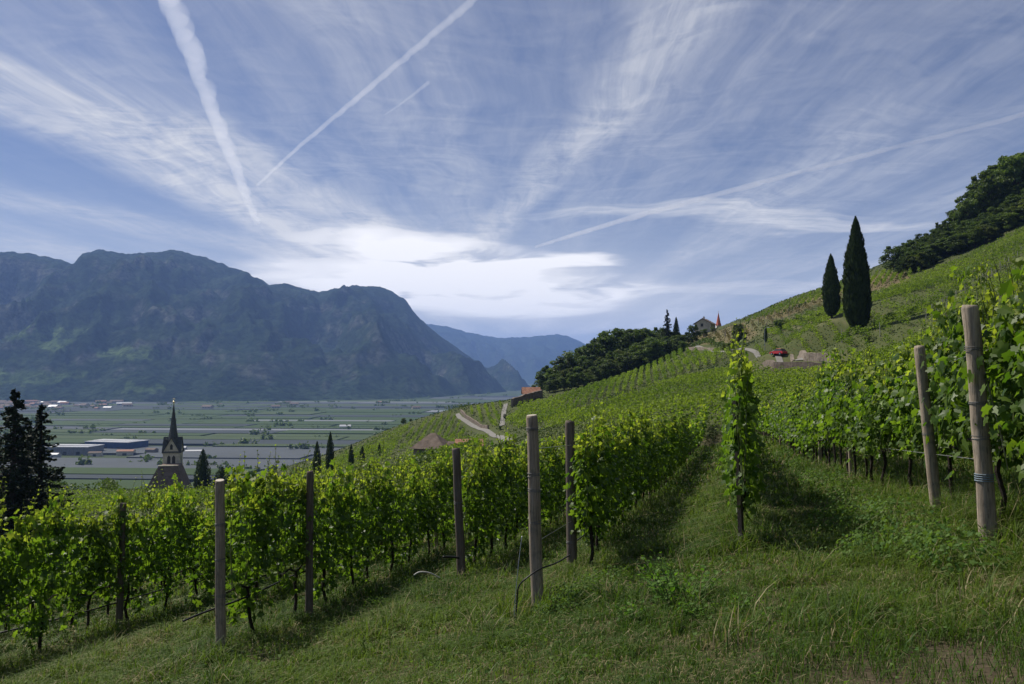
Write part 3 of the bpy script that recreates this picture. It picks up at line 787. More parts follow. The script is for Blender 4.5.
for k in range(26):
    px = r.uniform(492, 522); d = r.uniform(7000, 9000)
    o = link_mesh('house', protos[r.randrange(2)]); o.location = ((px - CX) / F * d, d, VF); o.rotation_euler = (0, 0, r.uniform(-.6, .6))
    o.scale = (3.4, 2.2, 1.8)
    tag(o, 'tiny pale building far up the valley below the farther ridge', 'house', 'houses of the farthest valley town')

# ------------------------------------------------------------------ church
def church():
    cx_, cy_, _ = at(173, 452, 264)
    zg = gz(cx_, cy_)
    t = empty('church', (cx_, cy_, zg), R(12)); tag(t, 'old church with a pointed dark spire and a brown hipped roof', 'church')
    z1 = at(173, 452, 264)[2] - zg; z2 = at(173, 437.5, 264)[2] - zg; z3 = at(173, 403.5, 264)[2] - zg
    b = MB(); b.box((0, 0, (z1 - 3) / 2), (5.2, 5.2, z1 + 3), 0, 0); b.build('tower', M['cream'], t)
    b = MB(); b.box((0, 0, z1 - 4.6), (5.6, 5.6, .3)); b.box((0, 0, z1 - .05), (5.7, 5.7, .3)); b.build('cornice', M['cream'], t)
    for k in range(4):                                       # belfry gables with little steep roofs
        q = Matrix.Rotation(k * math.pi / 2, 4, 'Z')
        def tr(v): return [tuple(q @ Vector(p)) for p in v]
        b = MB(); g = z2 - z1
        b.add(tr([(-2.6, -2.64, z1 + .1), (2.6, -2.64, z1 + .1), (0, -2.64, z2), (-2.6, -1.9, z1 + .1), (2.6, -1.9, z1 + .1), (0, -1.9, z2)]), [(0, 1, 2), (4, 3, 5), (0, 2, 5, 3), (1, 4, 5, 2)])
        gab = b.build('gable', M['cream'], t)
        b = MB(); b.add(tr([(-.42, -2.70, z1 + 1.0), (.42, -2.70, z1 + 1.0), (.42, -2.70, z1 + 2.3), (0, -2.70, z1 + 2.9), (-.42, -2.70, z1 + 2.3)]), [(0, 1, 2, 3, 4)]); b.build('window', M['window'], gab)
        b = MB(); b.add(tr([(-2.95, -2.95, z1 - .1), (0, -2.95, z2 + .25), (0, 0, z2 + .25), (-2.95, 0, z1 - .1), (2.95, -2.95, z1 - .1), (2.95, 0, z1 - .1),
                            (-2.65, -2.95, z1 - .1), (0, -2.95, z2 - .15), (2.65, -2.95, z1 - .1)]), [(0, 1, 2, 3), (1, 4, 5, 2), (0, 6, 7, 1), (1, 7, 8, 4)]); b.build('gable_roof', M['slate'], t)
        for s_ in (-.75, .75):
            b = MB(); b.add(tr([(s_ - .5, -2.63, z1 - 3.9), (s_ + .5, -2.63, z1 - 3.9), (s_ + .5, -2.63, z1 - 1.5), (s_, -2.63, z1 - .8), (s_ - .5, -2.63, z1 - 1.5)]), [(0, 1, 2, 3, 4)]); b.build('belfry_window', M['window'], t)
    b = MB(); n = 8
    V = []
    for zr, rad in ((z1 + .3, 2.25), (z1 + 3.8, 1.75), (z2 + 2, 1.2), (z3, .07)):
        V += [(rad * math.cos(2 * math.pi * (j + .5) / n), rad * math.sin(2 * math.pi * (j + .5) / n), zr) for j in range(n)]
    b.add(V, np.array([(i * n + j, i * n + (j + 1) % n, (i + 1) * n + (j + 1) % n, (i + 1) * n + j) for i in range(3) for j in range(n)])); b.build('spire', M['slate'], t)
    b = MB(); b.tube([(0, 0, z3 - .2), (0, 0, z3 + .25), (0, 0, z3 + .5), (0, 0, z3 + .75), (0, 0, z3 + .9)], [.1, .3, .36, .28, .05], 10)
    b.tube([(0, 0, z3 + .8), (0, 0, z3 + 1.9)], .06, 6); b.tube([(-.4, 0, z3 + 1.5), (.4, 0, z3 + 1.5)], .06, 6); b.build('cross', M['gold'], t)
    b = MB(); b.box((-2.0, -1.2, z1 + 1.6), (.8, .8, 5.2)); b.box((-2.0, -1.2, z1 + 4.4), (1.0, 1.0, .5), 0, 0, .3); b.build('pinnacle', M['slate'], t)
    # nave in front of the tower
    zr = at(175, 466, 254)[2] - zg; ze = at(175, 494, 254)[2] - zg
    b = MB(); b.box((.6, -8.5, ze / 2 - 1), (11.6, 12.6, ze + 2.2)); nv = b.build('nave', M['cream'], t)
    for k in range(3):
        b = MB(); b.box((-3 + k * 3.6, -14.83, ze * .55), (1.0, .1, 3.2)); b.build('window', M['window'], nv)
    b = MB()
    X, Y0, Y1 = 6.6, -15.4, -2.65
    b.add([(.6 - X, Y0, ze - .3), (.6 + X, Y0, ze - .3), (.6 + X, Y1, ze - .3), (.6 - X, Y1, ze - .3), (-2.3, -10.2, zr), (3.4, -10.2, zr), (3.4, Y1, zr), (-2.3, Y1, zr)],
          [(0, 1, 5, 4), (1, 2, 6, 5), (2, 3, 7, 6), (3, 0, 4, 7), (4, 5, 6, 7), (3, 2, 1, 0)])
    b.build('roof', M['tile_brown'], t)
    b = MB(); b.tube([(-2.3, -10.2, zr + .05), (3.4, -10.2, zr + .05)], .22, 6); b.build('ridge', M['cream'], t)
church()

# ------------------------------------------------------------------ houses on the slope
def hut():
    px, py, pz = at(433, 450, 168); zg = min(gz(px, py), gz(px - 4, py), gz(px + 4, py - 3)) - .2
    t = empty('farm_hut', (px, py, zg), R(-14)); tag(t, 'brown tile roofed stone hut half hidden by the vines', 'hut')
    ze = at(433, 446, 168)[2] - zg; zr = at(433, 433, 168)[2] - zg
    b = MB(); b.box((0, 0, ze / 2 - 1), (6.4, 6.0, ze + 2)); wl = b.build('wall', M['stone'], t)
    b = MB(); b.box((-1.2, -3.03, ze * .5), (1.0, .1, 1.2)); b.build('window', M['window'], wl)
    b = MB(); b.box((1.4, -3.03, ze * .36), (1.1, .1, ze * .7)); b.build('door', M['post_dark'], wl)
    b = MB(); X = 3.9; Y = 3.6
    b.add([(-X, -Y, ze - .3), (X, -Y, ze - .3), (X, Y, ze - .3), (-X, Y, ze - .3), (-.5, 0, zr), (.5, 0, zr)], [(0, 1, 5, 4), (1, 2, 5), (2, 3, 4, 5), (3, 0, 4), (3, 2, 1, 0)])
    b.build('roof', M['tile_brown'], t)
    b = MB(); b.box((5.6, .8, (ze - .4) / 2 - 1), (4.6, 4.6, ze + 1.6)); b.build('annex', M['stone'], t)
    b = MB(); gable_roof(b, (5.7, .8, ze - .5), 4.6, 4.8, 1.5, 0, 0, .35); b.build('annex_roof', M['tile_brown'], t)
hut()
def small_house(px, py, d, L, Wd, h, gh, rz, wm, rm, label, name='house', chimney=False, win=3, base=None):
    x, y, z = at(px, py, d); zg = gz(x, y) - .3
    z0 = z - zg                                            # eaves height
    t = empty(name, (x, y, zg), rz); tag(t, label, 'house')
    b = MB(); gable_wall(b, L, Wd, z0, gh, -1.5); wl = b.build('wall', M[wm], t)
    b = MB(); gable_roof(b, (0, 0, z0 + .02), L, Wd, gh, 0, 0, .6); rf = b.build('roof', M[rm], t)
    for k in range(win):
        b = MB(); b.box((-L / 2 + (k + .5) * L / win, -Wd / 2 - .03, z0 - 1.3), (.9, .1, 1.1)); b.build('window', M['window'], wl)
    b = MB(); b.box((-L / 2 - .03, .3, z0 - .8), (.1, 1.0, 1.2)); b.build('window', M['window'], wl)
    if chimney:
        b = MB(); b.box((L * .2, Wd * .12, z0 + gh + .3), (.6, .6, 1.4)); b.build('chimney', M['cream'], rf)
    return t
small_house(531, 392.5, 300, 5.8, 5.0, 3, 2.0, R(4), 'cream', 'tile', 'small house with an orange tiled roof at the left end of the wood')
small_house(705, 323.5, 318, 7.0, 6.5, 3, 1.9, R(62), 'cream', 'tile_brown', 'small gabled house on the skyline left of the red spire', chimney=True)
small_house(469, 443.5, 160, 4.4, 3.4, 2, .9, R(5), 'tile', 'tile', 'low orange walled shed right of the brown roofed hut', 'shed', win=1)
def red_tower():
    x, y, z = at(718.5, 325.5, 330); zg = gz(x, y) - 1
    t = empty('chapel_tower', (x, y, zg)); tag(t, 'slim chapel tower with a pointed red spire on the skyline', 'tower')
    h = z - zg
    b = MB(); b.box((0, 0, h / 2), (1.9, 1.9, h)); b.build('tower', M['cream'], t)
    b = MB(); n = 8; zt = at(718.5, 312.5, 330)[2] - zg
    V = [(rad * math.cos(2 * math.pi * (j + .5) / n), rad * math.sin(2 * math.pi * (j + .5) / n), q) for q, rad in ((h, 1.25), (h + 1.2, .85), (zt, .04)) for j in range(n)]
    b.add(V, np.array([(i * n + j, i * n + (j + 1) % n, (i + 1) * n + (j + 1) % n, (i + 1) * n + j) for i in range(2) for j in range(n)])); b.build('spire', M['red_spire'], t)
    b = MB(); b.tube([(0, 0, zt - .1), (0, 0, zt + .7)], .05, 5); b.tube([(-.25, 0, zt + .45), (.25, 0, zt + .45)], .05, 5); b.build('cross', M['gold'], t)
red_tower()

# ------------------------------------------------------------------ the car, a lamp, stakes on the terraces
def car():
    x, y, _ = hit(778.5, 355.5); zg = gz(x, y) + .08
    t = empty('car', (x, y, zg), R(118)); tag(t, 'small red car on the road above the terrace wall', 'car')
    prof = [(-1.95, .35), (-1.95, .75), (-1.85, .9), (-1.35, .95), (.75, .95), (1.6, .82), (1.92, .68), (1.97, .35)]
    n = len(prof); wv_ = .84
    V = [(p, -wv_, q) for p, q in prof] + [(p, wv_, q) for p, q in prof]
    b = MB(); b.add(V, [tuple(range(n)), tuple(range(2 * n - 1, n - 1, -1))] + [(i, n + i, n + (i + 1) % n, (i + 1) % n) for i in range(n)]); b.build('body', M['red_car'], t)
    cab = [(-1.7, .94, .78), (-1.25, 1.42, .62), (.15, 1.44, .62), (.9, .94, .78)]
    V = [(p, -w_, q) for p, q, w_ in cab] + [(p, w_, q) for p, q, w_ in cab]
    b = MB(); b.add(V, [(0, 1, 2, 3), (7, 6, 5, 4), (0, 4, 5, 1), (2, 6, 7, 3)]); b.build('window', M['window'], t)
    b = MB(); b.box((-.55, 0, 1.45), (1.42, 1.24, .07), 0, 0, .94); b.build('roof', M['red_car'], t)
    for sx in (-1.2, 1.25):
        for sy in (-.8, .8):
            b = MB(); b.tube([(sx, sy - .1, .32), (sx, sy + .1, .32)], .32, 14); wh = b.build('wheel', M['rubber'], t)
            b = MB(); b.tube([(sx, sy * 1.135 - .01, .32), (sx, sy * 1.135 + .01, .32)], .19, 10); b.build('rim', M['wire'], wh)
    for sy in (-.6, .6):
        b = MB(); b.box((1.93, sy, .62), (.12, .3, .16)); b.build('headlight', M['white_paint'], t)
        b = MB(); b.box((-1.96, sy, .72), (.08, .28, .16)); b.build('taillight', M['tile'], t)
car()
def lamp(px, py, h, label):
    x, y, _ = hit(px, py); zg = gz(x, y)
    t = empty('street_lamp', (x, y, zg)); tag(t, label, 'street lamp')
    b = MB(); b.tube([(0, 0, -.2), (0, 0, h), (.15, 0, h + .3), (.8, 0, h + .45)], [.09, .06, .05, .05], 7); b.build('pole', M['lampmetal'], t)
    b = MB(); b.box((1.0, 0, h + .42), (.6, .28, .14), 0, 0, .7); b.build('lamp_head', M['white_paint'], t)
lamp(765, 352, 6.0, 'thin lamp post beside the road near the small cypress')
def stake_mesh(h, rad, m):
    b = MB(); b.tube([(0, 0, -.4), (.01, 0, h * .5), (0, .01, h)], [rad, rad * .97, rad * .9], 7); return b.mesh('vineyard_post', M[m])
sm_white = stake_mesh(2.0, .07, 'post_grey'); sm_brown = stake_mesh(2.2, .08, 'post')
for k in range(24):                                        # the pale line of end posts climbing right
    f = k / 23; px = 926 + (1030 - 926) * f ** .92; py = 318 - (318 - 250) * f
    x, y, z = hit(px, py + random.uniform(-1, 1)); o = link_mesh('vineyard_post', sm_white); o.location = (x, y, z); o.rotation_euler = (random.uniform(-.06, .06), random.uniform(-.06, .06), k)
    tag(o, 'pale post in the line climbing the vineyard below the upper wood', 'post', 'pale end posts on the right hand slope')
for k in range(44):
    px = random.uniform(700, 800); lo = np.interp(px, [700, 745, 800], [343, 336, 322]); hi = np.interp(px, [700, 745, 800], [338, 325, 306])
    x, y, z = hit(px, random.uniform(hi, lo)); o = link_mesh('vineyard_post', sm_brown); o.location = (x, y, z); o.rotation_euler = (0, random.uniform(-.05, .05), k)
    tag(o, 'thin stake on the dry brown terrace right of the gabled house', 'post', 'stakes on the brown terraces')
for px, py, lab in ((842, 343, 'pale stake below the taller cypress'), (880, 337, 'pale stake right of the taller cypress'), (798, 304, 'thin stake on the skyline left of the smaller cypress')):
    x, y, z = hit(px, py); o = link_mesh('vineyard_post', sm_white); o.location = (x, y, z); o.scale = (1, 1, 1.3); tag(o, lab, 'post')

# ------------------------------------------------------------------ trees
def ell_cloud(c, rad, n, size, shell=.45):
    d = unit(rng.normal(size=(n, 3))); q = (shell + (1 - shell) * rng.random(n) ** .6)[:, None]
    q = q * (1 + .22 * rng.normal(size=(n, 1)) * .6)
    P = np.array(c) + d * q * np.array(rad)
    return P, unit(d * .5 + rng.normal(size=(n, 3)) * .7 + (0, 0, .25)), size * (.6 + .8 * rng.random(n))
def broadleaf_meshes(seed, m, h=10.0, wide=4.2):
    r = random.Random(seed)
    b = MB(); tr_ = MB()
    tr_.tube([(0, 0, -1), (.1, 0, h * .2), (.0, .15, h * .45), (.1, .1, h * .7)], [.34, .27, .18, .07], 8)
    for k in range(30):
        a = r.uniform(0, 6.28); zq = r.uniform(.16, .95) * h
        rad_out = wide * .72 * math.sqrt(max(.05, 1 - ((zq / h - .50) / .52) ** 2)) * r.uniform(.4, 1.2)
        c = (math.cos(a) * rad_out, math.sin(a) * rad_out, zq)
        rr_ = r.uniform(.5, 1.35) * wide / 4.2
        P, N, S = ell_cloud(c, (rr_, rr_, rr_ * .8), 130, .42)
        leafcloud(b, P, N, S)
        tr_.tube([(0, .1, max(.15 * h, zq - 2.6)), (c[0] * .5, c[1] * .5, zq - 1.0), c], [.11, .07, .02], 5)
    P, N, S = ell_cloud((0, 0, h * .52), (wide * .55, wide * .55, h * .36), 500, .5, .2); leafcloud(b, P, N, S)
    return b.mesh('crown', M[m]), tr_.mesh('trunk', M['bark'])
broad = [broadleaf_meshes(s, m, wide=w_) for s, m, w_ in ((1, 'tree_a', 4.2), (2, 'tree_b', 4.6), (3, 'tree_a', 3.6), (4, 'tree_b', 4.0), (5, 'tree_a', 5.0), (6, 'tree_c', 4.2))]
def tree(px, d, top, label, cat='tree', group=None, kinds=None, name='broadleaf_tree', wscale=1.0, minh=2.5):
    x, y = (px - CX) / F * d, d
    z = gz(x, y); h = max(minh, at(px, top, d)[2] - z)
    cr, tk = (kinds or broad)[random.randrange(len(kinds or broad))]
    t = empty(name, (x, y, z), random.uniform(0, 6.28)); t.scale = (h / 10 * wscale, h / 10 * wscale, h / 10)
    tag(t, label, cat, group)
    link_mesh('trunk', tk, t); link_mesh('crown', cr, t)
    return t
WU = ([540, 550, 562, 580, 600, 620, 640, 662, 682], [378, 366, 357, 348, 338, 330, 327, 327, 332])
WL = ([540, 560, 580, 600, 620, 640, 662, 690], [394, 391, 386, 380, 373, 362, 348, 342])
for k in range(62):
    f = k % 3
    px = 545 + (684 - 545) * ((k + random.random() * .8) / 62)
    upy, loy = np.interp(px, *WU), np.interp(px, *WL)
    top = (upy + random.uniform(-1, 5), upy * .55 + loy * .45 + random.uniform(-4, 4), upy * .2 + loy * .8 - random.uniform(5, 9))[f]
    d = (random.uniform(312, 335), random.uniform(298, 310), random.uniform(284, 294))[f]
    tree(px + random.uniform(-2, 2), d, top, 'deciduous tree in the green wood above the facing vineyard', group='trees of the wood above the facing vineyard', wscale=random.uniform(.95, 1.35) if f != 2 else 1.4)
UU = ([898, 913, 928, 940, 948, 968, 978, 993, 1024, 1080], [248, 243, 240, 236, 226, 204, 194, 180, 156, 130])
UL = ([890, 918, 953, 985, 1024, 1080], [265, 267, 264, 247, 230, 206])
for k in range(96):
    f = k % 3
    px = 906 + (1085 - 906) * ((k + random.random() * .8) / 96)
    upy, loy = np.interp(px, *UU), np.interp(px, *UL)
    top = (upy + random.uniform(-3, 6), upy * .5 + loy * .5 + random.uniform(-4, 4), upy * .15 + loy * .85 - random.uniform(4, 8))[f]
    d = (random.uniform(272, 296), random.uniform(256, 270), random.uniform(238, 250))[f]
    tree(px, d, top, 'dark deciduous tree in the wood at the upper right', group='trees of the wood at the upper right', kinds=[broad[1], broad[3], broad[3], broad[0], broad[2], broad[5]], wscale=random.uniform(1.25, 1.7) if f != 2 else 1.9, minh=5.5)
for px, top, ws in ((946, 221, 1.0), (967, 196, .85), (989, 172, .9), (1004, 172, .8), (1019, 153, 1.0), (930, 236, 1.1)):
    tree(px, 268, top, 'dark deciduous tree in the wood at the upper right', group='trees of the wood at the upper right', kinds=[broad[2], broad[0]], wscale=ws)
tree(897, 258, 246, 'lone round tree on the skyline at the left end of the upper wood', kinds=broad[1:2], wscale=1.3)
tree(910, 262, 251, 'low dark shrub between the lone tree and the upper wood', 'shrub', name='shrub', kinds=broad[3:4], wscale=1.6)
tree(739, 235, 324, 'dark loose tree beside the road below the brown terrace', kinds=broad[1:2], wscale=.85)
for px, py, d, top, lab, ws in ((780, 0, 230, 319, 'round bush on the terraces left of the cypresses', 1.3), (727, 0, 225, 343, 'round bush beside the road under the brown terrace', 1.5), (800, 0, 158, 360, 'round bush in front of the brown stone wall', 1.6), (822, 0, 158, 361, 'smaller bush at the right of the brown stone wall', 1.6),
                            (770, 0, 160, 362, 'pale bush left of the round one by the brown wall', 1.6), (848, 0, 150, 341, 'bush at the right end of the pinkish stone wall', 1.4), (868, 0, 140, 338, 'bush just right below the taller cypress', 1.5), (838, 0, 158, 348, 'bush in front of the pinkish stone wall', 1.4),
                            (693, 0, 300, 325, 'light leafy tree left of the gabled house', 1.0), (704, 0, 306, 329, 'leafy bush under the gabled house', 1.8), (713, 0, 306, 327, 'leafy bush under the red spire', 1.5), (683, 0, 282, 341, 'low bush beside the cypress at the end of the wood', 1.6), (404, 0, 296, 418, 'dark bush on the crest of the spur', 1.1), (411, 0, 296, 421, 'smaller dark bush on the crest of the spur', 1.3), (389, 0, 255, 451, 'dark bush below the spur vineyard', 1.5),
                            (505, 0, 240, 414, 'dark bush where the path starts', 1.0), (500, 0, 215, 427, 'dark bush between road and path', 1.1), (362, 0, 225, 457, 'dark shrub right of the valley cypresses', 1.2), (684, 0, 110, 404, 'low dark bush among the rough rows, left of the end-on row', 1.5), (698, 0, 112, 402, 'middle one of three low dark bushes left of the end-on row', 1.3), (712, 0, 118, 399, 'low dark bush just left of the end-on row', 1.2), (759, 0, 125, 386, 'dark squarish bush just right of the end-on row', 1.4), (772, 0, 128, 381, 'taller dark bush right of the end-on row', 1.1), (791, 0, 128, 379, 'dark bush in the vines under the brown wall', 1.2)):
    tree(px, d, top, lab, 'bush', name='bush', wscale=ws, minh=1.2)
def cypress_meshes(seed, h=10.0, wmax=1.25, n=5200, base=.5, spire=0):
    b = MB(); tk = MB(); tk.tube([(0, 0, -1), (0, 0, base + 1)], [.22, .16], 7)
    zf = np.sort(rng.random(n) ** 1.05); z = base + (h - base) * zf
    prof = np.interp(zf, [0, .06, .2, .42, .65, .85, .95, 1], [.45, .8, .98, 1.0, .78, .42, .20, .0]) * wmax
    a = rng.random(n) * 6.283
    lump = .66 + .40 * vnoise(a * 2.2 + seed, z * 1.1, seed) + .32 * vnoise(a * 5, z * 3.6, seed + 2)
    rad = prof * lump * (.62 + .38 * rng.random(n) ** .5)
    P = np.stack([np.cos(a) * rad, np.sin(a) * rad, z], 1)
    N = unit(np.stack([np.cos(a), np.sin(a), .25 + 0 * a], 1) + rng.normal(size=(n, 3)) * .45)
    # upright sprays
    up_ = unit(np.array([0, 0, 1.0]) + np.stack([np.cos(a), np.sin(a), 0 * a], 1) * .35 + rng.normal(size=(n, 3)) * .2)
    sd = unit(np.cross(N, up_)); s = (.23 * (.7 + .7 * rng.random(n)) * (1.05 - .72 * zf))[:, None]
    V = np.stack([P - up_ * s * .8, P - sd * s * .5, P + up_ * s * 1.5, P + sd * s * .5], 1).reshape(-1, 3)
    b.add(V, np.arange(4 * n).reshape(-1, 4))
    if spire:
        for c in range(spire):
            m_ = 500; q = rng.random(m_); aa = rng.random(m_) * 6.283; zc = h * (.80 - .10 * c) + h * .10 * q; ra = .22 * (1 - q) ** .7 + .01
            ctr = np.array((-.34 + .5 * c, -.1, 0)); P2 = np.stack([np.cos(aa) * ra, np.sin(aa) * ra, zc], 1) + ctr
            u2 = unit(np.array([0, 0, 1.0]) + rng.normal(size=(m_, 3)) * .25); s2 = unit(np.cross(rng.normal(size=(m_, 3)), u2)); z2 = (.10 * (1.1 - .6 * q))[:, None]
            b.add(np.stack([P2 - u2 * z2, P2 - s2 * z2 * .5, P2 + u2 * z2 * 1.5, P2 + s2 * z2 * .5], 1).reshape(-1, 3), np.arange(4 * m_).reshape(-1, 4))
    k = 10; zz_ = np.linspace(0, 1, 12)
    pr = np.interp(zz_, [0, .06, .2, .42, .65, .85, .95, 1], [.40, .72, .9, .92, .72, .40, .18, .01]) * wmax * .55
    Vc = [(math.cos(6.283 * j / k) * q, math.sin(6.283 * j / k) * q, base + .1 + (h - base - .3) * t_) for t_, q in zip(zz_, pr) for j in range(k)]
    b.add(Vc, np.array([(i * k + j, i * k + (j + 1) % k, (i + 1) * k + (j + 1) % k, (i + 1) * k + j) for i in range(11) for j in range(k)]))
    return b.mesh('crown', M['cypress']), tk.mesh('trunk', M['bark'])
cyp_a = cypress_meshes(3, n=15000, wmax=1.12, spire=2); cyp_b = cypress_meshes(8, n=9000, wmax=1.28); cyp_s = [cypress_meshes(11, n=3500, wmax=1.5), cypress_meshes(12, n=3500, wmax=1.15)]
tree(858, 150, 217, 'tallest dark columnar cypress on the right hand slope', 'cypress', kinds=[cyp_a], name='cypress', wscale=.86)
tree(832.5, 186, 254, 'smaller columnar cypress left of the tallest one', 'cypress', kinds=[cyp_b], name='cypress', wscale=.92)
tree(766, 215, 326, 'small slim cypress beside the road near the red car', 'cypress', kinds=[cyp_s[1]], name='cypress')
tree(676.5, 300, 317, 'slim dark cypress at the right end of the wood', 'cypress', kinds=[cyp_s[1]], name='cypress', wscale=.9)
tree(204.5, 235, 449, 'broad cypress right of the church', 'cypress', kinds=[cyp_s[0]], name='cypress', wscale=1.05)
for px, d, top, lab, ws in ((331, 205, 431.5, 'slim tallest cypress of the group above the valley', .8), (318, 208, 441, 'shorter cypress left of the slim tallest one in the valley group', .95), (352, 215, 444, 'small dark cypress right of the slim tallest one in the valley group', 1.0),
                            (363, 220, 446, 'stubby dark cypress in the middle of the valley group', 1.2), (380, 225, 443, 'lone small cypress at the right of the valley group', .9), (224, 230, 467, 'low round evergreen right of the broad church cypress', 2.2)):
    tree(px, d, top, lab, 'cypress', kinds=cyp_s, name='cypress', wscale=ws)
def spruce_meshes(seed, h=10.0, wmax=2.3, nb=150):
    r = random.Random(seed); b = MB(); tk = MB(); tk.tube([(0, 0, -1), (0, 0, h * .6), (0, 0, h)], [.20, .11, .015], 7)
    for k in range(nb):
        f = (k + r.random()) / nb; z = .4 + (h - .5) * f ** 1.05; L = wmax * (1 - f) ** .82 * r.uniform(.65, 1.1) + .10
        a = r.uniform(0, 6.283); da = np.array((math.cos(a), math.sin(a), 0)); sd = np.array((-math.sin(a), math.cos(a), 0))
        n = max(10, int(95 * L / wmax) + 12)
        t_ = rng.random(n) ** .75
        droop = -.38 * L * t_ ** 1.2 + .22 * L * t_ ** 4
        P = da * (L * t_)[:, None] + sd * (rng.normal(0, .13, n) * L * (1.15 - t_))[:, None]
        P[:, 2] += z + droop + rng.normal(0, .05, n) - .12 * rng.random(n)
        N = unit(rng.normal(size=(n, 3)) * .6 + (0, 0, .6)); leafcloud(b, P, N, .16 * (.6 + .8 * rng.random(n)))
        tk.tube([(0, 0, z), tuple(da * L * .6 + (0, 0, z - .2 * L)), tuple(da * L * .95 + (0, 0, z - .25 * L))], [.03, .02, .006], 4, caps=False)
    return b.mesh('crown', M['spruce']), tk.mesh('trunk', M['bark'])
spr = [spruce_meshes(1), spruce_meshes(2, nb=130), spruce_meshes(5, nb=170, wmax=2.6)]
tree(16, 74, 388, 'tallest dark spruce at the left edge', 'spruce', kinds=spr[:1], name='spruce_tree', wscale=1.35)
tree(43, 78, 403, 'dark spruce right of the tallest one at the left edge', 'spruce', kinds=spr[1:2], name='spruce_tree', wscale=1.3)
tree(-8, 82, 412, 'dark spruce cut by the left edge of the picture', 'spruce', kinds=spr[2:], name='spruce_tree', wscale=1.1)
tree(30, 92, 425, 'low dark spruce between the two tall ones', 'spruce', kinds=spr[2:], name='spruce_tree', wscale=1.1)
tree(-70, 90, 400, 'dark spruce outside the left edge', 'spruce', kinds=spr[:1], name='spruce_tree')
tree(667.5, 302, 309, 'grey green spruce at the right end of the wood', 'spruce', kinds=spr[:1], name='spruce_tree', wscale=.95)

# ------------------------------------------------------------------ condensation trails, nine kilometres up
def trail(pts, dens, label, seed, lump=.35):
    pts = [(px, py, wpx) for px, py, wpx in pts]
    fine = []
    for (a, b_) in zip(pts[:-1], pts[1:]):
        for k in range(60): fine.append(tuple(a[i] + (b_[i] - a[i]) * k / 60 for i in range(3)))
    fine.append(pts[-1])
    P = []; rad = []
    H = 9000.0
    for i, (px, py, wpx) in enumerate(fine):
        d1 = Vector(at(px, py, 1.0)); s_ = H / d1.z; p = d1 * s_
        n_ = vnoise(np.array([i * .13]), np.array([seed * 1.0]), seed)[0]; n2 = vnoise(np.array([i * .30]), np.array([seed * 1.0]), seed + 4)[0]
        rad.append(.5 * wpx / F * p.length * (.75 + lump * n_ + lump * .35 * n2))
        p = p + Vector((1, 0, 0)) * (n_ - .5) * rad[-1] * .6
        P.append(p)
    rad[0] *= .3; rad[-1] *= .15
    b = MB(); b.tube([tuple(p) for p in P], rad, 20)
    V = b.v[0]; k = len(P)
    c = np.repeat(np.array([tuple(p) for p in P]), 20, 0); j = np.tile(np.arange(20), k); i_ = np.repeat(np.arange(k), 20)
    b.v[0] = c + (V - c) * (.82 + .12 * vnoise(i_ * .16 + 1.3 * np.cos(j * .314), 1.3 * np.sin(j * .314) + i_ * .05, seed + 8) + .16 * vnoise(i_ * .35 + 2 * np.cos(j * .314), 2 * np.sin(j * .314), seed + 9))[:, None]
    m = bpy.data.materials.new('ice_trail'); m.use_nodes = True; t = NT(m.node_tree)
    m.node_tree.nodes.remove(m.node_tree.nodes['Principled BSDF'])
    pv = t.n('VolumePrincipled'); pv.inputs['Color'].default_value = (1, 1, 1, 1); pv.inputs['Density'].default_value = dens; pv.inputs['Anisotropy'].default_value = .6
    t.l(pv.outputs[0], m.node_tree.nodes['Material Output'].inputs['Volume'])
    return tag(b.build('contrail', m, smooth=True), label, 'contrail', 'condensation trails across the sky')
trail([(128, -110, 24), (150, -50, 23), (172, 4, 21), (193, 58, 17), (210, 102, 15), (224, 140, 13), (238, 172, 11), (247, 198, 9), (258, 224, 6)], .0002, 'broad white contrail dropping steeply from the top edge', 2)
trail([(490, -14, 8), (450, 20, 9), (400, 62, 7), (350, 104, 6), (300, 146, 4.5), (256, 186, 3)], .0006, 'thin straight contrail rising to the top edge, right of the broad one', 5, .2)
trail([(429, 82, 4.5), (414, 94, 3.5), (398, 106, 2.5), (384, 115, 1.5)], .0007, 'short faint contrail under the thin straight one', 9, .2)
trail([(1060, 104, 5), (1000, 121, 5.5), (900, 146, 5), (800, 172, 5.5), (700, 199, 6), (640, 215, 6.5), (580, 233, 5), (535, 247, 3)], .0013, 'long faint contrail across the right half of the sky', 14, .25)

# ------------------------------------------------------------------ the air between here and the mountains
def haze():
    b = MB(); b.box((0, 0, 430), (42000, 42000, 1140))
    m = bpy.data.materials.new('haze_air'); m.use_nodes = True; t = NT(m.node_tree)
    m.node_tree.nodes.remove(m.node_tree.nodes['Principled BSDF'])
    pv = t.n('VolumePrincipled'); pv.inputs['Color'].default_value = (.31, .50, 1.0, 1); pv.inputs['Density'].default_value = 5.9e-5
    pv.inputs['Anisotropy'].default_value = .1
    t.l(pv.outputs[0], m.node_tree.nodes['Material Output'].inputs['Volume'])
    return tag(b.build('haze', m), kind='stuff')
haze()
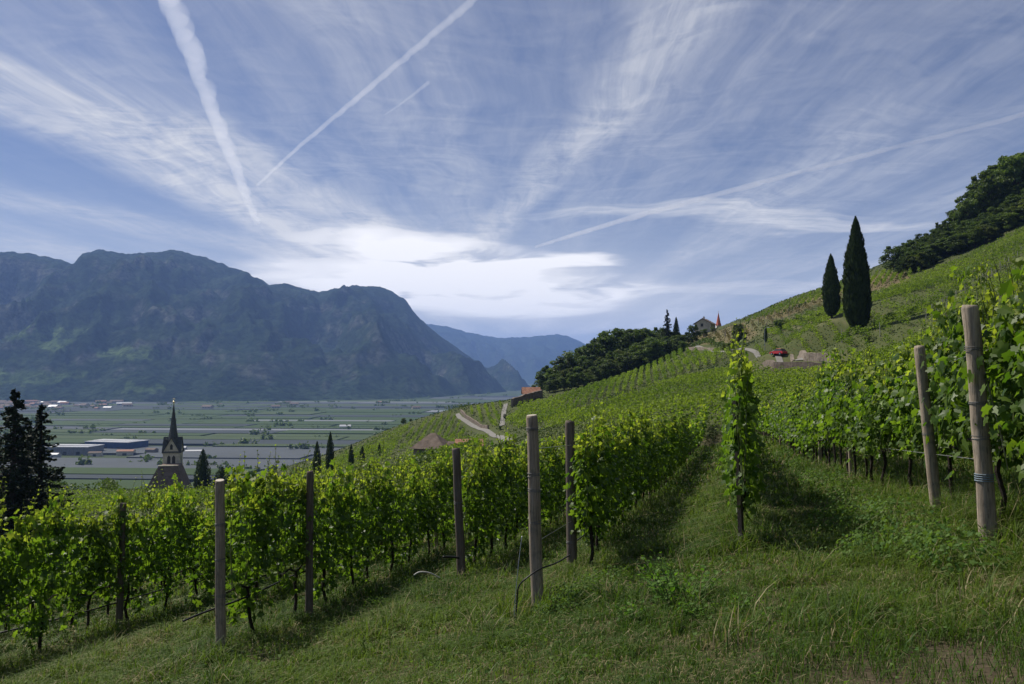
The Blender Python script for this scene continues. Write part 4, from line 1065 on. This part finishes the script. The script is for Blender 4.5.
# ------------------------------------------------------------------ the near vineyard
DIR = np.array([.27, 1.0]) / math.hypot(.27, 1.0)
RZ = math.atan2(DIR[1], DIR[0])
def row_pt(o, d): return (o + .27 * d, d)
LEAF_O = np.array([(-.13, 0), (-.45, .30), (-.22, .60), (.08, .47), (.36, .66), (.46, .33), (.95, 0), (.46, -.33), (.36, -.66), (.08, -.47), (-.22, -.60), (-.45, -.30)])
def vine_leaves(b, P, N, size, m, simple=False):
    k = len(P)
    u, v = rand_frames(N)
    # leaves hang: the tip points a little downwards
    u = unit(u + np.array([0, 0, -.5])); v = unit(np.cross(N, u)); n_ = np.cross(u, v)
    O = LEAF_O if not simple else LEAF_O[[0, 2, 4, 6, 8, 10]]
    T = np.concatenate([[(.08, 0)], O]); q = len(T)
    fold = rng.uniform(-.35, .15, k)[:, None]; curl = rng.uniform(-.3, .1, k)[:, None]
    z = fold * 1.4 * np.abs(T[:, 1])[None] + curl * (T[:, 0] ** 2)[None]
    s = np.asarray(size).reshape(-1, 1, 1)
    V = P[:, None] + s * (T[None, :, :1] * u[:, None] + T[None, :, 1:] * v[:, None] + z[..., None] * n_[:, None])
    j = np.arange(1, q); f = np.stack([np.zeros(q - 1, int), j, np.roll(j, -1)], 1)
    Fc = (f[None] + (np.arange(k) * q)[:, None, None]).reshape(-1, 3)
    b.add(V.reshape(-1, 3), Fc, m)
def vine_mesh(seed, lod, tall=0.0, L=1.12, wid=.20, low=0.0, shoots=8):
    r = random.Random(seed)
    b = MB()
    n = (900, 450, 170)[lod]; sz = (.072, .095, .14)[lod]
    h0 = r.uniform(.42, .70) + low; h1 = r.uniform(1.92, 2.24)
    t = rng.random(n) ** .82
    x = np.where(rng.random(n) < .62, np.clip(rng.normal(0, .27, n), -L / 2, L / 2), rng.uniform(-L / 2, L / 2, n)) + .1 * r.uniform(-1, 1)
    topv = h1 + (vnoise(x * 3 + seed, np.zeros(n), seed) - .5) * .85
    botv = h0 + (vnoise(x * 4 + seed, np.ones(n) * 5, seed) - .5) * .7
    z = botv + (topv - botv) * t
    hole = vnoise(x * 5.5 + seed * 3, z * 4.5, seed + 5); kp = (hole > .30) | (rng.random(n) < .35); x, z, t = x[kp], z[kp], t[kp]; n = len(x)
    th = wid * np.interp(t, [0, .25, .6, 1], [.75, 1.15, 1.0, .55])
    side = rng.choice([-1, 1], n); y = side * np.abs(rng.normal(.55, .45, n)) * th
    P = np.stack([x, y, z], 1)
    N = unit(np.stack([rng.normal(0, .45, n), side * .75 + rng.normal(0, .45, n), .45 + rng.normal(0, .45, n)], 1))
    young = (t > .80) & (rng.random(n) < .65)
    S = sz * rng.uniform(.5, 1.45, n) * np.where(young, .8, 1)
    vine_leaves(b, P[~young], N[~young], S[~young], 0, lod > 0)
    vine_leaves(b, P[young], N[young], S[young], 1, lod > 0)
    for k in range((shoots, 6, 2)[lod]):                        # shoots standing above the wall of leaves
        hh = r.uniform(.10, .50) + (tall * .6 if k == 0 else 0); x0 = r.uniform(-L / 2, L / 2)
        a = r.uniform(-.5, .5); c = r.uniform(-.25, .25); z0 = h1 - .25
        pts = [(x0 + a * q * hh * .5 + .06 * math.sin(q * 5 + k), c * q * hh + .03 * math.cos(q * 6), z0 + (hh + .25) * q) for q in (0, .25, .5, .75, 1)]
        if lod < 2: b.tube(pts, [.006, .005, .0045, .004, .002], 4, 2, False)
        m_ = max(4, int((hh + .25) * 17)); q = np.linspace(.1, 1, m_)
        pp = np.stack([np.interp(q, [0, .25, .5, .75, 1], [p[i] for p in pts]) for i in range(3)], 1)
        ang = rng.random(m_) * 6.28; off = np.stack([np.cos(ang), np.sin(ang), .1 + 0 * ang], 1) * (.065 * (1.1 - q))[:, None]
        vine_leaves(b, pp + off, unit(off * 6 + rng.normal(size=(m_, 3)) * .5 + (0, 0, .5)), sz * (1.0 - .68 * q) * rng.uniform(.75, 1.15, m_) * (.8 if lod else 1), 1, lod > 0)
    for k in range((7, 4, 0)[lod]):                        # canes inside
        x0 = r.uniform(-L / 2, L / 2); b.tube([(x0, 0, .75), (x0 + r.uniform(-.1, .1), r.uniform(-.06, .06), 1.3), (x0 + r.uniform(-.15, .15), r.uniform(-.1, .1), h1)], [.008, .006, .004], 4, 2, False)
    return b.mesh('foliage', [M['vine'], M['young'], M['vine_cane']])
M['vine_cane'] = plain('green_cane', (.10, .13, .04), .7, .3, 20)
def trunk_mesh(seed):
    r = random.Random(seed); b = MB(); w_ = lambda s: r.uniform(-s, s)
    lean = w_(.12)
    b.tube([(w_(.02), w_(.02), -.15), (w_(.03), w_(.03), .12), (lean * .5 + w_(.03), w_(.04), .38), (lean + w_(.03), w_(.03), .62), (lean * 1.1, 0, .80)], [.034, .029, .024, .026, .030], 7)
    b.tube([(lean, 0, .78), (lean + .18, w_(.03), .86), (lean + .48, w_(.03), .84)], [.018, .013, .010], 5)
    b.tube([(lean, 0, .78), (lean - .18, w_(.03), .86), (lean - .45, w_(.03), .84)], [.018, .013, .010], 5)
    return b.mesh('trunk', M['vine_bark'])
fol0 = [vine_mesh(s, 0, (.0, .3, 0, .15, 0, .4, .1, 0)[s]) for s in range(8)]
fol0w = [vine_mesh(s + 50, 0, .1, 1.12, .27, .22) for s in range(4)]
fol0n = [vine_mesh(s + 70, 0, .5, 1.12, .15, .3) for s in range(3)]
fol1 = [vine_mesh(s + 20, 1, (.0, .4, 0, .2, .1)[s]) for s in range(5)]
trunks = [trunk_mesh(s) for s in range(7)]
ROWS = [  # offset, first vine, description
    (7.1, 9.0, 'third row at the right edge behind the leaning posts'),
    (4.8, 6.0, 'second row at the right, behind the thick post'),
    (2.5, 6.0, 'row of the two leaning posts at the right'),
    (.18, 9.95, 'row seen end-on right of the middle'),
    (-2.2, 11.2, 'row starting at the tall post in the middle'),
    (-4.5, 14.2, 'row behind the shaded post left of the middle'),
    (-6.8, 11.3, 'row starting at the pale post in the left foreground'),
    (-9.1, 14.4, 'row just left of the pale left post'),
    (-11.4, 8.5, 'row at the left edge with the slim post'),
]
rest = []
pr = random.Random(21)
for o_, d0, desc in ROWS:
    d = d0
    while d < 76:
        x, y = row_pt(o_ + pr.uniform(-.04, .04) + (.24 if o_ == 2.5 and d < 12 else .24 if o_ == -2.2 and d < 12.5 else .14 if o_ == -6.8 and d < 14.5 else 0), d)
        if d > 42: rest.append((x, y)); d += .97; continue
        t = empty('grapevine', (x, y, gz(x, y) - .02), RZ + (math.pi if pr.random() < .5 else 0))
        s_ = pr.uniform(.93, 1.07); t.scale = (s_, s_, s_ * pr.uniform(.94, 1.05) * (1.08 if o_ in (2.5, -11.4) and d < 24 else 1.14 if o_ == .18 and d < 14 else 1.0))
        tag(t, 'leafy grapevine in the ' + desc, 'grapevine', 'grapevines of the near rows')
        link_mesh('trunk', trunks[pr.randrange(7)], t)
        fo = (fol0w if o_ in (2.5, 4.8) and d < 22 else fol0n if o_ == .18 else fol0) if d < 24 else fol1
        link_mesh('foliage', fo[pr.randrange(len(fo))], t)
        d += .97
for o_, d0, d1 in ((9.4, 8, 62), (11.7, 10, 62), (14.0, 14, 62), (-13.7, 10, 62), (-16, 12, 62), (-18.3, 14, 55), (-20.6, 16, 50)):
    d = d0
    while d < d1: rest.append(row_pt(o_, d)); d += .97
def rest_rows():
    "the far ends of the rows and the rows hidden behind the first ones, one mass of leaves"
    b = MB(); k = len(rest); per = 95
    c = np.array(rest); n = k * per
    i = np.repeat(np.arange(k), per)
    u = rng.uniform(-.55, .55, n); a = rng.normal(0, .15, n)
    x = c[i, 0] + DIR[0] * u - DIR[1] * a; y = c[i, 1] + DIR[1] * u + DIR[0] * a
    t = rng.random(n) ** .85; top = 2.05 + (vnoise(c[i, 0] * 3 + u, c[i, 1] * 2, 3) - .5) * .5
    z = ground(x, y) + .65 + (top - .65) * t
    P = np.stack([x, y, z], 1); N = unit(rng.normal(size=(n, 3)) + (0, 0, .4))
    yg = (t > .8) & (rng.random(n) < .6)
    vine_leaves(b, P[~yg], N[~yg], .15 * rng.uniform(.7, 1.3, (~yg).sum()), 0, True)
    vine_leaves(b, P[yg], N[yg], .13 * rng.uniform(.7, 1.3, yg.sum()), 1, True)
    for (x, y) in rest: b.tube([(x, y, gz(x, y) - .1), (x + .03, y, gz(x, y) + .85)], .03, 5, 2, False)
    return tag(b.build('vineyard', [M['vine'], M['young'], M['vine_bark']]), 'continuing vine rows beyond and beside the nearest grapevines', 'vineyard', kind='stuff')
rest_rows()

# posts ---------------------------------------------------------------------------------------
def post(base, top, rad, label, m='post', bands=(), blue=None, group=None, name='wooden_post', square=False):
    "base and top are points; a slightly crooked, slightly tapering post with a sawn top"
    B = Vector(base); T = Vector(top) - B
    t = empty(name, base); tag(t, label, 'post', group)
    b = MB(); n = 14 if not square else 4
    ks = [-.12, 0, .12, .3, .5, .7, .88, .985, 1.0]
    pts = [T * k + Vector((random.uniform(-1, 1), random.uniform(-1, 1), 0)) * rad * .07 for k in ks]
    rr_ = [rad * (1.05 - .10 * k) * random.uniform(.97, 1.03) for k in ks]; rr_[-1] *= .90
    b.tube([tuple(p) for p in pts], rr_, n, 0, True)
    if m == 'post': b.m[-1] = np.array([1])
    sh = b.build('shaft', [M[m], M['post_end']], t, smooth=not square)
    for q in (-1, -2): sh.data.polygons[q].use_smooth = False
    for k in bands:
        b = MB(); c = T * k
        for q in range(3):
            ang = np.linspace(0, 6.283, 17); tilt = random.uniform(-.25, .25)
            b.tube([tuple(c + Vector((math.cos(a) * rad * 1.03, math.sin(a) * rad * 1.03, .012 * (q - 1) + tilt * rad * math.cos(a)))) for a in ang], .0035, 5, 0, False)
        b.build('wire_wrap', M['tiewire'], t)
    if blue:
        b = MB(); c = T * blue; ang = np.linspace(0, 6.283, 17)
        for q in range(4): b.tube([tuple(c + Vector((math.cos(a) * rad * 1.04, math.sin(a) * rad * 1.04, .02 * (q - 1.5)))) for a in ang], .005, 5, 0, False)
        b.build('tie', M['bluetie'], t)
    return t
def px_post(bx, by, tx, ty, d, wpx, label, m='post', bands=(), **kw):
    x, y, z = at(bx, by, d); z0 = gz(x, y)
    tp = Vector(at(tx, ty, d)); tp.z += z0 - z; tp.z = max(tp.z, z0 + 1.2)
    # keep the top where the picture has it
    tp = Vector(at(tx, ty, d))
    return post((x, y, z0), tuple(tp), wpx / F * d / 2, label, m, bands, **kw)
px_post(538, 605, 532, 415, 9.2, 12, 'tall weathered post in the middle at the front end of its row', bands=(.46, .62, .70, .93))
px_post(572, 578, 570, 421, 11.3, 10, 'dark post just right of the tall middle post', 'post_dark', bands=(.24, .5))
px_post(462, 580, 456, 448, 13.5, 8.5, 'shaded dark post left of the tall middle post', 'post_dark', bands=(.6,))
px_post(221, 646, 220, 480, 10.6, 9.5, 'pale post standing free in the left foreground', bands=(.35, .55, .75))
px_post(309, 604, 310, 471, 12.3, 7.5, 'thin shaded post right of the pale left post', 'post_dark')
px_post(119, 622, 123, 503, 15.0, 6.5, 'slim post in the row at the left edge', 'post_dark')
px_post(990, 541, 970, 305, 7.45, 16, 'thickest leaning post at the right with a pale sawn top', bands=(.46, .60, .82), blue=.30)
px_post(938, 527, 919, 346, 9.7, 10.5, 'thinner leaning post left of the thickest one at the right', bands=(.5,))
px_post(742, 541, 735, 398, 9.75, 6, 'rusty metal stake at the front of the row seen end-on', 'metal_dark', square=True, name='metal_stake', bands=(.12,))
r = random.Random(8)
STK = {2.5: [(16.3, 'nearest pale stake under the leaves of the right hand row'), (21.9, 'second pale stake under the leaves of the right hand row')]}
for o_, d0, desc in ROWS:
    first = {2.5: 16.3, 4.8: 8.6, 7.1: 11, .18: 15.5, -2.2: 16.8, -4.5: 19, -6.8: 18.7, -9.1: 15.5, -11.4: 9.6}[o_]
    d = first; k = 0
    while d < 60:
        if abs(d - 15) < 1.2 and o_ == -11.4: d += 5.5; continue
        x, y = row_pt(o_, d); z = gz(x, y)
        pale = o_ in (2.5, -2.2) or r.random() < .3
        lab = 'stake among the leaves of the ' + desc
        if o_ == 2.5 and k < 2: lab = STK[2.5][k][1]
        post((x, y, z), (x + r.uniform(-.08, .08), y + r.uniform(-.05, .05), z + (2.25 if o_ == 2.5 and k == 0 else r.uniform(1.9, 2.1))), .034 if o_ == 2.5 else .042, lab,
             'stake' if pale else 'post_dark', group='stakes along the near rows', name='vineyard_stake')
        d += 5.5; k += 1
# trellis wires
for o_, d0, desc in ROWS:
    if o_ == 7.1: continue
    st = {2.5: 7.45, 4.8: 8.6, .18: 9.75, -2.2: 9.2, -4.5: 13.5, -6.8: 10.6, -9.1: 15.5, -11.4: 9.6}[o_]
    for hgt, wn in ((.82, 'lower'), (1.88, 'upper')):
        ds = np.linspace(st, 46, 26)
        xs, ys = row_pt(o_, ds); zs = ground(xs, ys) + hgt
        b = MB(); b.tube(list(zip(xs, ys, zs)), .0032, 5)
        tag(b.build('trellis_wire', M['wire']), wn + ' trellis wire of the ' + desc, 'wire', 'trellis wires of the near rows')
def hose(pts, rad, label, m='hose', name='irrigation_hose'):
    P = [Vector(p) for p in pts]; fine = []
    for i in range(len(P) - 1):
        p0, p1, p2, p3 = P[max(i - 1, 0)], P[i], P[i + 1], P[min(i + 2, len(P) - 1)]
        for k in range(8):
            t = k / 8; fine.append(.5 * ((2 * p1) + (p2 - p0) * t + (2 * p0 - 5 * p1 + 4 * p2 - p3) * t * t + (3 * p1 - p0 - 3 * p2 + p3) * t ** 3))
    fine.append(P[-1]); b = MB(); b.tube([tuple(p) for p in fine], rad, 7)
    return tag(b.build(name, M[m], smooth=True), label, 'hose' if 'hose' in name else 'wire')
hose([at(183, 621, 10.2), at(205, 612, 10.5), at(236, 601, 10.9), at(262, 590, 11.6), at(292, 576, 12.6), at(312, 569, 13.1), at(345, 560, 15), at(385, 546, 18)], .014, 'black irrigation hose tied to the pale left post')
hose([at(0, 484 + 0, 13.1)[:2] + (gz(*at(0, 484, 13.1)[:2]) + .55,)] + [row_pt(-11.4, d) + (gz(*row_pt(-11.4, d)) + .55,) for d in (14, 15, 17, 20, 25, 30)], .014, 'black irrigation hose along the row at the left edge')
hose([at(570, 555, 9.6), at(556, 563, 9.3), at(540, 569, 9.05), at(528, 577, 8.95), at(519, 586, 8.95), at(517, 600, 8.95), at(516, 618, 8.9), at(515, 630, 8.85)], .009, 'black hose hanging down beside the tall middle post')
hose([at(522, 536, 9.0), at(519, 560, 8.95), at(516, 590, 8.9), at(514, 618, 8.85)], .0045, 'thin wire running down to the ground left of the tall middle post', 'wire', 'guy_wire')
hose([at(985, 372, 7.4), at(992, 400, 7.5), at(1002, 440, 7.6), at(1008, 470, 7.7)], .006, 'thin guy wire behind the thickest leaning post', 'wire', 'guy_wire')
hose([at(443, 557, 13.3), at(452, 557, 13.4), at(460, 558, 13.45)], .02, 'short black pipe stub on the shaded dark post')
hose([at(414, 575, 12.6), at(420, 572, 12.6), at(430, 573, 12.7), at(440, 578, 12.8)], .010, 'pale bent hose end lying in the grass', 'concrete')
hose([row_pt(-2.2, d) + (gz(*row_pt(-2.2, d)) + .5,) for d in (11.3, 12.5, 14, 18, 24, 30)], .010, 'black irrigation hose along the row of the tall middle post')

# ------------------------------------------------------------------ grass, clover and weeds
ROW_O = np.array([q[0] for q in ROWS])
def grass():
    b = MB()
    Vs = []; Fs = []; Ms = []; n0 = 0
    for y0, y1, dens, wd, hh in ((2.2, 5.4, 4200, .0028, .13), (5.4, 8.5, 4200, .0032, .14), (8.5, 13.5, 2500, .0048, .16), (13.5, 22, 850, .009, .18), (22, 38, 130, .022, .17), (38, 62, 50, .04, .2)):
        xl, xr = -.78 * y1 - 1, .80 * y1 + 1
        n = int((xr - xl) * (y1 - y0) * dens)
        x = rng.uniform(xl, xr, n); y = rng.uniform(y0, y1, n)
        k = (np.abs(x) < .78 * y + 1.2)
        o = x - .27 * y
        cl = fbm(x * 1.6, y * 1.6, 4, 31)
        clump = vnoise(x * 5, y * 5, 33)
        soil = fbm(x * .9 + 3, y * .9, 4, 37)
        dr = np.min(np.abs(o[:, None] - ROW_O[None]), 1)
        under = np.exp(-(dr / .45) ** 2) * (y > 9.5)
        bare = np.clip((soil - .58) * 5, 0, .72) * (1 - under)
        for bx, by, br in ((1.32, 8.35, .36), (1.12, 7.75, .34), (1.5, 7.2, .25), (2.6, 4.6, .5), (2.0, 4.9, .4), (3.3, 4.9, .35), (2.1, 6.9, .3), (4.0, 8.6, .3), (-1.0, 7.6, .25)):
            bare = np.maximum(bare, .68 * np.exp(-(((x - bx) ** 2 + (y - by) ** 2) / br ** 2) ** 1.5))
        k &= rng.random(n) > bare
        k &= rng.random(n) < .35 + .9 * clump
        x, y, o, cl, under, clump = x[k], y[k], o[k], cl[k], under[k], clump[k]
        n = len(x); z = ground(x, y)
        nz = np.clip(1 - np.hypot(x, y) / 70, 0, 1); z = z + nz * ((fbm(x * 1.3, y * 1.3, 4, 3) - .5) * .09) - .01
        h = hh * (.28 + 1.1 * cl * clump * 1.9 + .9 * under) * rng.uniform(.5, 1.5, n)
        edge = np.exp(-((o - 3.0) / 1.0) ** 2) * (y < 9.5)
        h = h * (1 + 1.4 * edge)
        a = rng.random(n) * 6.283; ln = rng.uniform(.2, 1.5, n)
        dx, dy = np.cos(a), np.sin(a); ax, ay = -dy, dx
        wv_ = wd * rng.uniform(.6, 1.4, n)
        p = np.stack([x, y, z], 1); sd = np.stack([ax * wv_, ay * wv_, 0 * x], 1)
        m1 = p + np.stack([dx * h * ln * .35, dy * h * ln * .35, h * .62], 1)
        tp = p + np.stack([dx * h * ln, dy * h * ln, h * (1.02 - .45 * ln)], 1)
        V = np.stack([p - sd, p + sd, m1 + sd * .7, m1 - sd * .7, tp], 1).reshape(-1, 3)
        i = np.arange(n)[:, None] * 5 + n0
        Vs.append(V); n0 += 5 * n
        dry = (rng.random(n) < .09 + .30 * np.clip((.50 - cl) * 3.2, 0, 1)).astype(int)
        Fs.append((i + np.array([0, 1, 2, 3]), i + np.array([3, 2, 4]), dry))
    V = np.concatenate(Vs)
    q = np.concatenate([f[0] for f in Fs]); t = np.concatenate([f[1] for f in Fs]); d = np.concatenate([f[2] for f in Fs])
    me = bpy.data.meshes.new('grass')
    raw_mesh(me, V, np.concatenate([q.ravel(), t.ravel()]), np.concatenate([np.full(len(q), 4), np.full(len(t), 3)]), np.concatenate([d, d]))
    me.materials.append(M['grass']); me.materials.append(M['straw'])
    print('blades', len(q))
    return tag(link_mesh('grass', me), 'uneven green and straw coloured grass between the vine rows', 'grass', kind='stuff')
grass()
def tall_grass():
    "loose tufts of long bent blades and seed stems"
    Vs = []; n0 = 0; Q = []
    cs = []
    for _ in range(900):
        y = rng.uniform(5.0, 22); x = rng.uniform(-.72 * y, .74 * y); o = x - .27 * y
        near_row = np.min(np.abs(o - ROW_O)) < .55 and y > 9.3
        edge = abs(o - 2.6) < 1.1 or (abs(o + 2.2) < .6 and y > 8.6)
        if near_row or edge or rng.random() < .16: cs.append((x, y, (1.25 if edge else 1.0)))
    C_ = np.array(cs); per = 46; n = len(C_) * per; i = np.repeat(np.arange(len(C_)), per)
    x = C_[i, 0] + rng.normal(0, .10, n); y = C_[i, 1] + rng.normal(0, .10, n); z = ground(x, y) - .01
    h = rng.uniform(.14, .42, n) * C_[i, 2] * (.6 + .7 * rng.random(len(C_))[i]); a = rng.random(n) * 6.283; ln = rng.uniform(.15, 1.1, n)
    dx, dy = np.cos(a), np.sin(a); w_ = rng.uniform(.0025, .005, n) * (1 + y * .03)
    p = np.stack([x, y, z], 1); sd = np.stack([-dy * w_, dx * w_, 0 * x], 1)
    pts = [p + np.stack([dx * h * ln * q ** 1.8, dy * h * ln * q ** 1.8, h * (q - .35 * ln * q * q)], 1) for q in (0, .35, .7, 1)]
    V = np.stack([pts[0] - sd, pts[0] + sd, pts[1] + sd * .9, pts[1] - sd * .9, pts[2] + sd * .6, pts[2] - sd * .6, pts[3]], 1).reshape(-1, 3)
    k = np.arange(n)[:, None] * 7
    q = np.concatenate([k + np.array([0, 1, 2, 3]), k + np.array([3, 2, 4, 5])]); t = k + np.array([5, 4, 6])
    dry = (rng.random(n) < .16).astype(int)
    me = bpy.data.meshes.new('tall_grass')
    raw_mesh(me, V, np.concatenate([q.ravel(), t.ravel()]), np.concatenate([np.full(len(q), 4), np.full(len(t), 3)]), np.concatenate([dry, dry, dry]))
    me.materials.append(M['grass']); me.materials.append(M['straw'])
    return tag(link_mesh('tall_grass', me), 'taller tufts of grass along the vine rows and the headland', 'grass', kind='stuff')
tall_grass()
def low_leaves():
    b = MB()
    for y0, y1, dens, sz in ((4, 9, 170, .020), (9, 15, 90, .028), (15, 26, 26, .045)):
        xl, xr = -.78 * y1 - 1, .80 * y1 + 1; n = int((xr - xl) * (y1 - y0) * dens)
        x = rng.uniform(xl, xr, n); y = rng.uniform(y0, y1, n)
        k = (rng.random(n) < np.clip((fbm(x * .8, y * .8, 4, 55) - .45) * 6, 0.03, 1)) & (np.abs(x) < .78 * y + 1.2)
        x, y = x[k], y[k]; n = len(x)
        z = ground(x, y) + rng.uniform(.02, .11, n)
        vine_leaves(b, np.stack([x, y, z], 1), unit(rng.normal(size=(n, 3)) * .45 + (0, 0, 1)), sz * rng.uniform(.6, 1.4, n), 0, True)
    return tag(b.build('weeds', M['clover']), 'small round leaved weeds growing through the grass', 'weeds', kind='stuff')
low_leaves()
def dock_mesh(seed, n=22, hh=.42, wid=.3):
    "leafy weed: several leaning stems with oval leaves"
    b = MB(); r = random.Random(seed); P = []; N = []; S = []
    for k in range(n):
        a = r.uniform(0, 6.283); L = hh * r.uniform(.45, 1.1); le = r.uniform(.1, .8); da = np.array((math.cos(a), math.sin(a), 0)); r0 = wid * r.random() * .6
        q = np.linspace(0, 1, 5); pts = da * (r0 + L * le * q[:, None] ** 1.5) + np.array((0, 0, L)) * (q - .2 * le * q * q)[:, None]
        b.tube([tuple(p) for p in pts], [.005, .0045, .004, .003, .0015], 4, 1, False)
        m_ = r.randint(7, 12)
        for t in np.linspace(.1, 1, m_):
            p = np.array([np.interp(t, q, pts[:, c]) for c in range(3)]); d_ = unit(rng.normal(size=3) * (1, 1, .5) + da * .4 + (0, 0, .35))
            ll = r.uniform(.05, .095) * (1.1 - .5 * t); s_ = unit(np.cross(d_, (0, 0, 1.0)) + rng.normal(size=3) * .25); n_ = np.cross(s_, d_)
            V = [p]
            for f, w_, dr in ((.3, .24, .02), (.62, .27, .0)):
                for e in (-1, 0, 1): V.append(p + d_ * ll * f + s_ * ll * w_ * e - n_ * ll * (.06 * (1 - abs(e)) + dr))
            V.append(p + d_ * ll - n_ * ll * .12)
            b.add(V, [(0, 2, 1), (0, 3, 2), (1, 2, 5, 4), (2, 3, 6, 5), (4, 5, 7), (5, 6, 7)], 0)
    return b.mesh('leafy_weed', [M['dock'], M['vine_cane']])
dk = [dock_mesh(1, 34), dock_mesh(2, 16, .28, .22), dock_mesh(3, 12, .2, .16)]
def ground_on(px, py): x, y, z = hit(px, py); return (x, y, z)
def plant(me, px, py, s_, label, cat='weed', group=None, name=None):
    o = link_mesh(name or me.name, me); o.location = ground_on(px, py); o.scale = (s_,) * 3; o.rotation_euler = (0, 0, random.uniform(0, 6)); return tag(o, label, cat, group)
plant(dk[0], 680, 606, 1.15, 'lush bushy green weed beside the bare soil patch'); plant(dk[1], 664, 592, 1.0, 'smaller leafy weed just left of the lush clump')
plant(dk[1], 696, 622, .8, 'small leafy weed in front of the lush clump'); plant(dk[2], 632, 622, 1.0, 'low leafy weed on the left of the bare soil patch')
plant(dk[2], 742, 612, .8, 'lone small weed in the dry grass right of the lush clump')
def bramble_mesh(seed, n=520, w_=.55, h=.5, sz=.029):
    b = MB(); d = unit(np.abs(rng.normal(size=(n, 3))) * rng.choice([-1, 1], (n, 3)) * (1, 1, 0) + (0, 0, .02) + np.stack([0 * rng.random(n), 0 * rng.random(n), np.abs(rng.normal(0, .6, n))], 1))
    q = (.5 + .5 * rng.random(n) ** .5)[:, None]; P = d * q * (w_, w_, h) + (0, 0, .04)
    vine_leaves(b, P, unit(d + rng.normal(size=(n, 3)) * .5 + (0, 0, .6)), sz * rng.uniform(.6, 1.4, n), 0)
    for k in range(7):
        a = random.uniform(0, 6.28); b.tube([(0, 0, 0), (math.cos(a) * w_ * .4, math.sin(a) * w_ * .4, h * .7), (math.cos(a) * w_ * .9, math.sin(a) * w_ * .9, h * .35)], .003, 4, 1, False)
    return b.mesh('bramble_bush', [M['clover'], M['vine_cane']])
br = [bramble_mesh(1), bramble_mesh(2, 400, .45, .38), bramble_mesh(3, 640, .6, .6)]
for px, py, k, s_ in ((838, 500, 0, 1.0), (858, 518, 2, .8), (880, 535, 0, .9), (842, 530, 1, 1), (905, 548, 2, .9), (925, 560, 1, 1.0), (872, 560, 1, .8), (818, 487, 1, 1), (895, 520, 1, .9), (950, 560, 0, .8), (800, 470, 1, 1.0), (785, 458, 1, 1.0), (965, 575, 1, 1)):
    plant(br[k], px, py, s_, 'leafy bramble at the foot of the right hand row', 'bush', 'brambles under the right hand row')
for px, py, k, s_ in ((572, 608, 1, .7), (590, 600, 0, .6), (556, 618, 1, .55), (610, 588, 1, .7)):
    plant(br[k], px, py, s_, 'low leafy weed at the foot of the tall middle post', 'weed', 'weeds at the foot of the middle post')
for px, py, k, s_ in ((378, 612, 1, .6), (365, 622, 1, .5), (28, 625, 1, .6), (152, 605, 1, .5), (20, 668, 0, .5)):
    plant(br[k], px, py, s_, 'low leafy weed in the grass of the left foreground', 'weed', 'weeds in the left foreground')
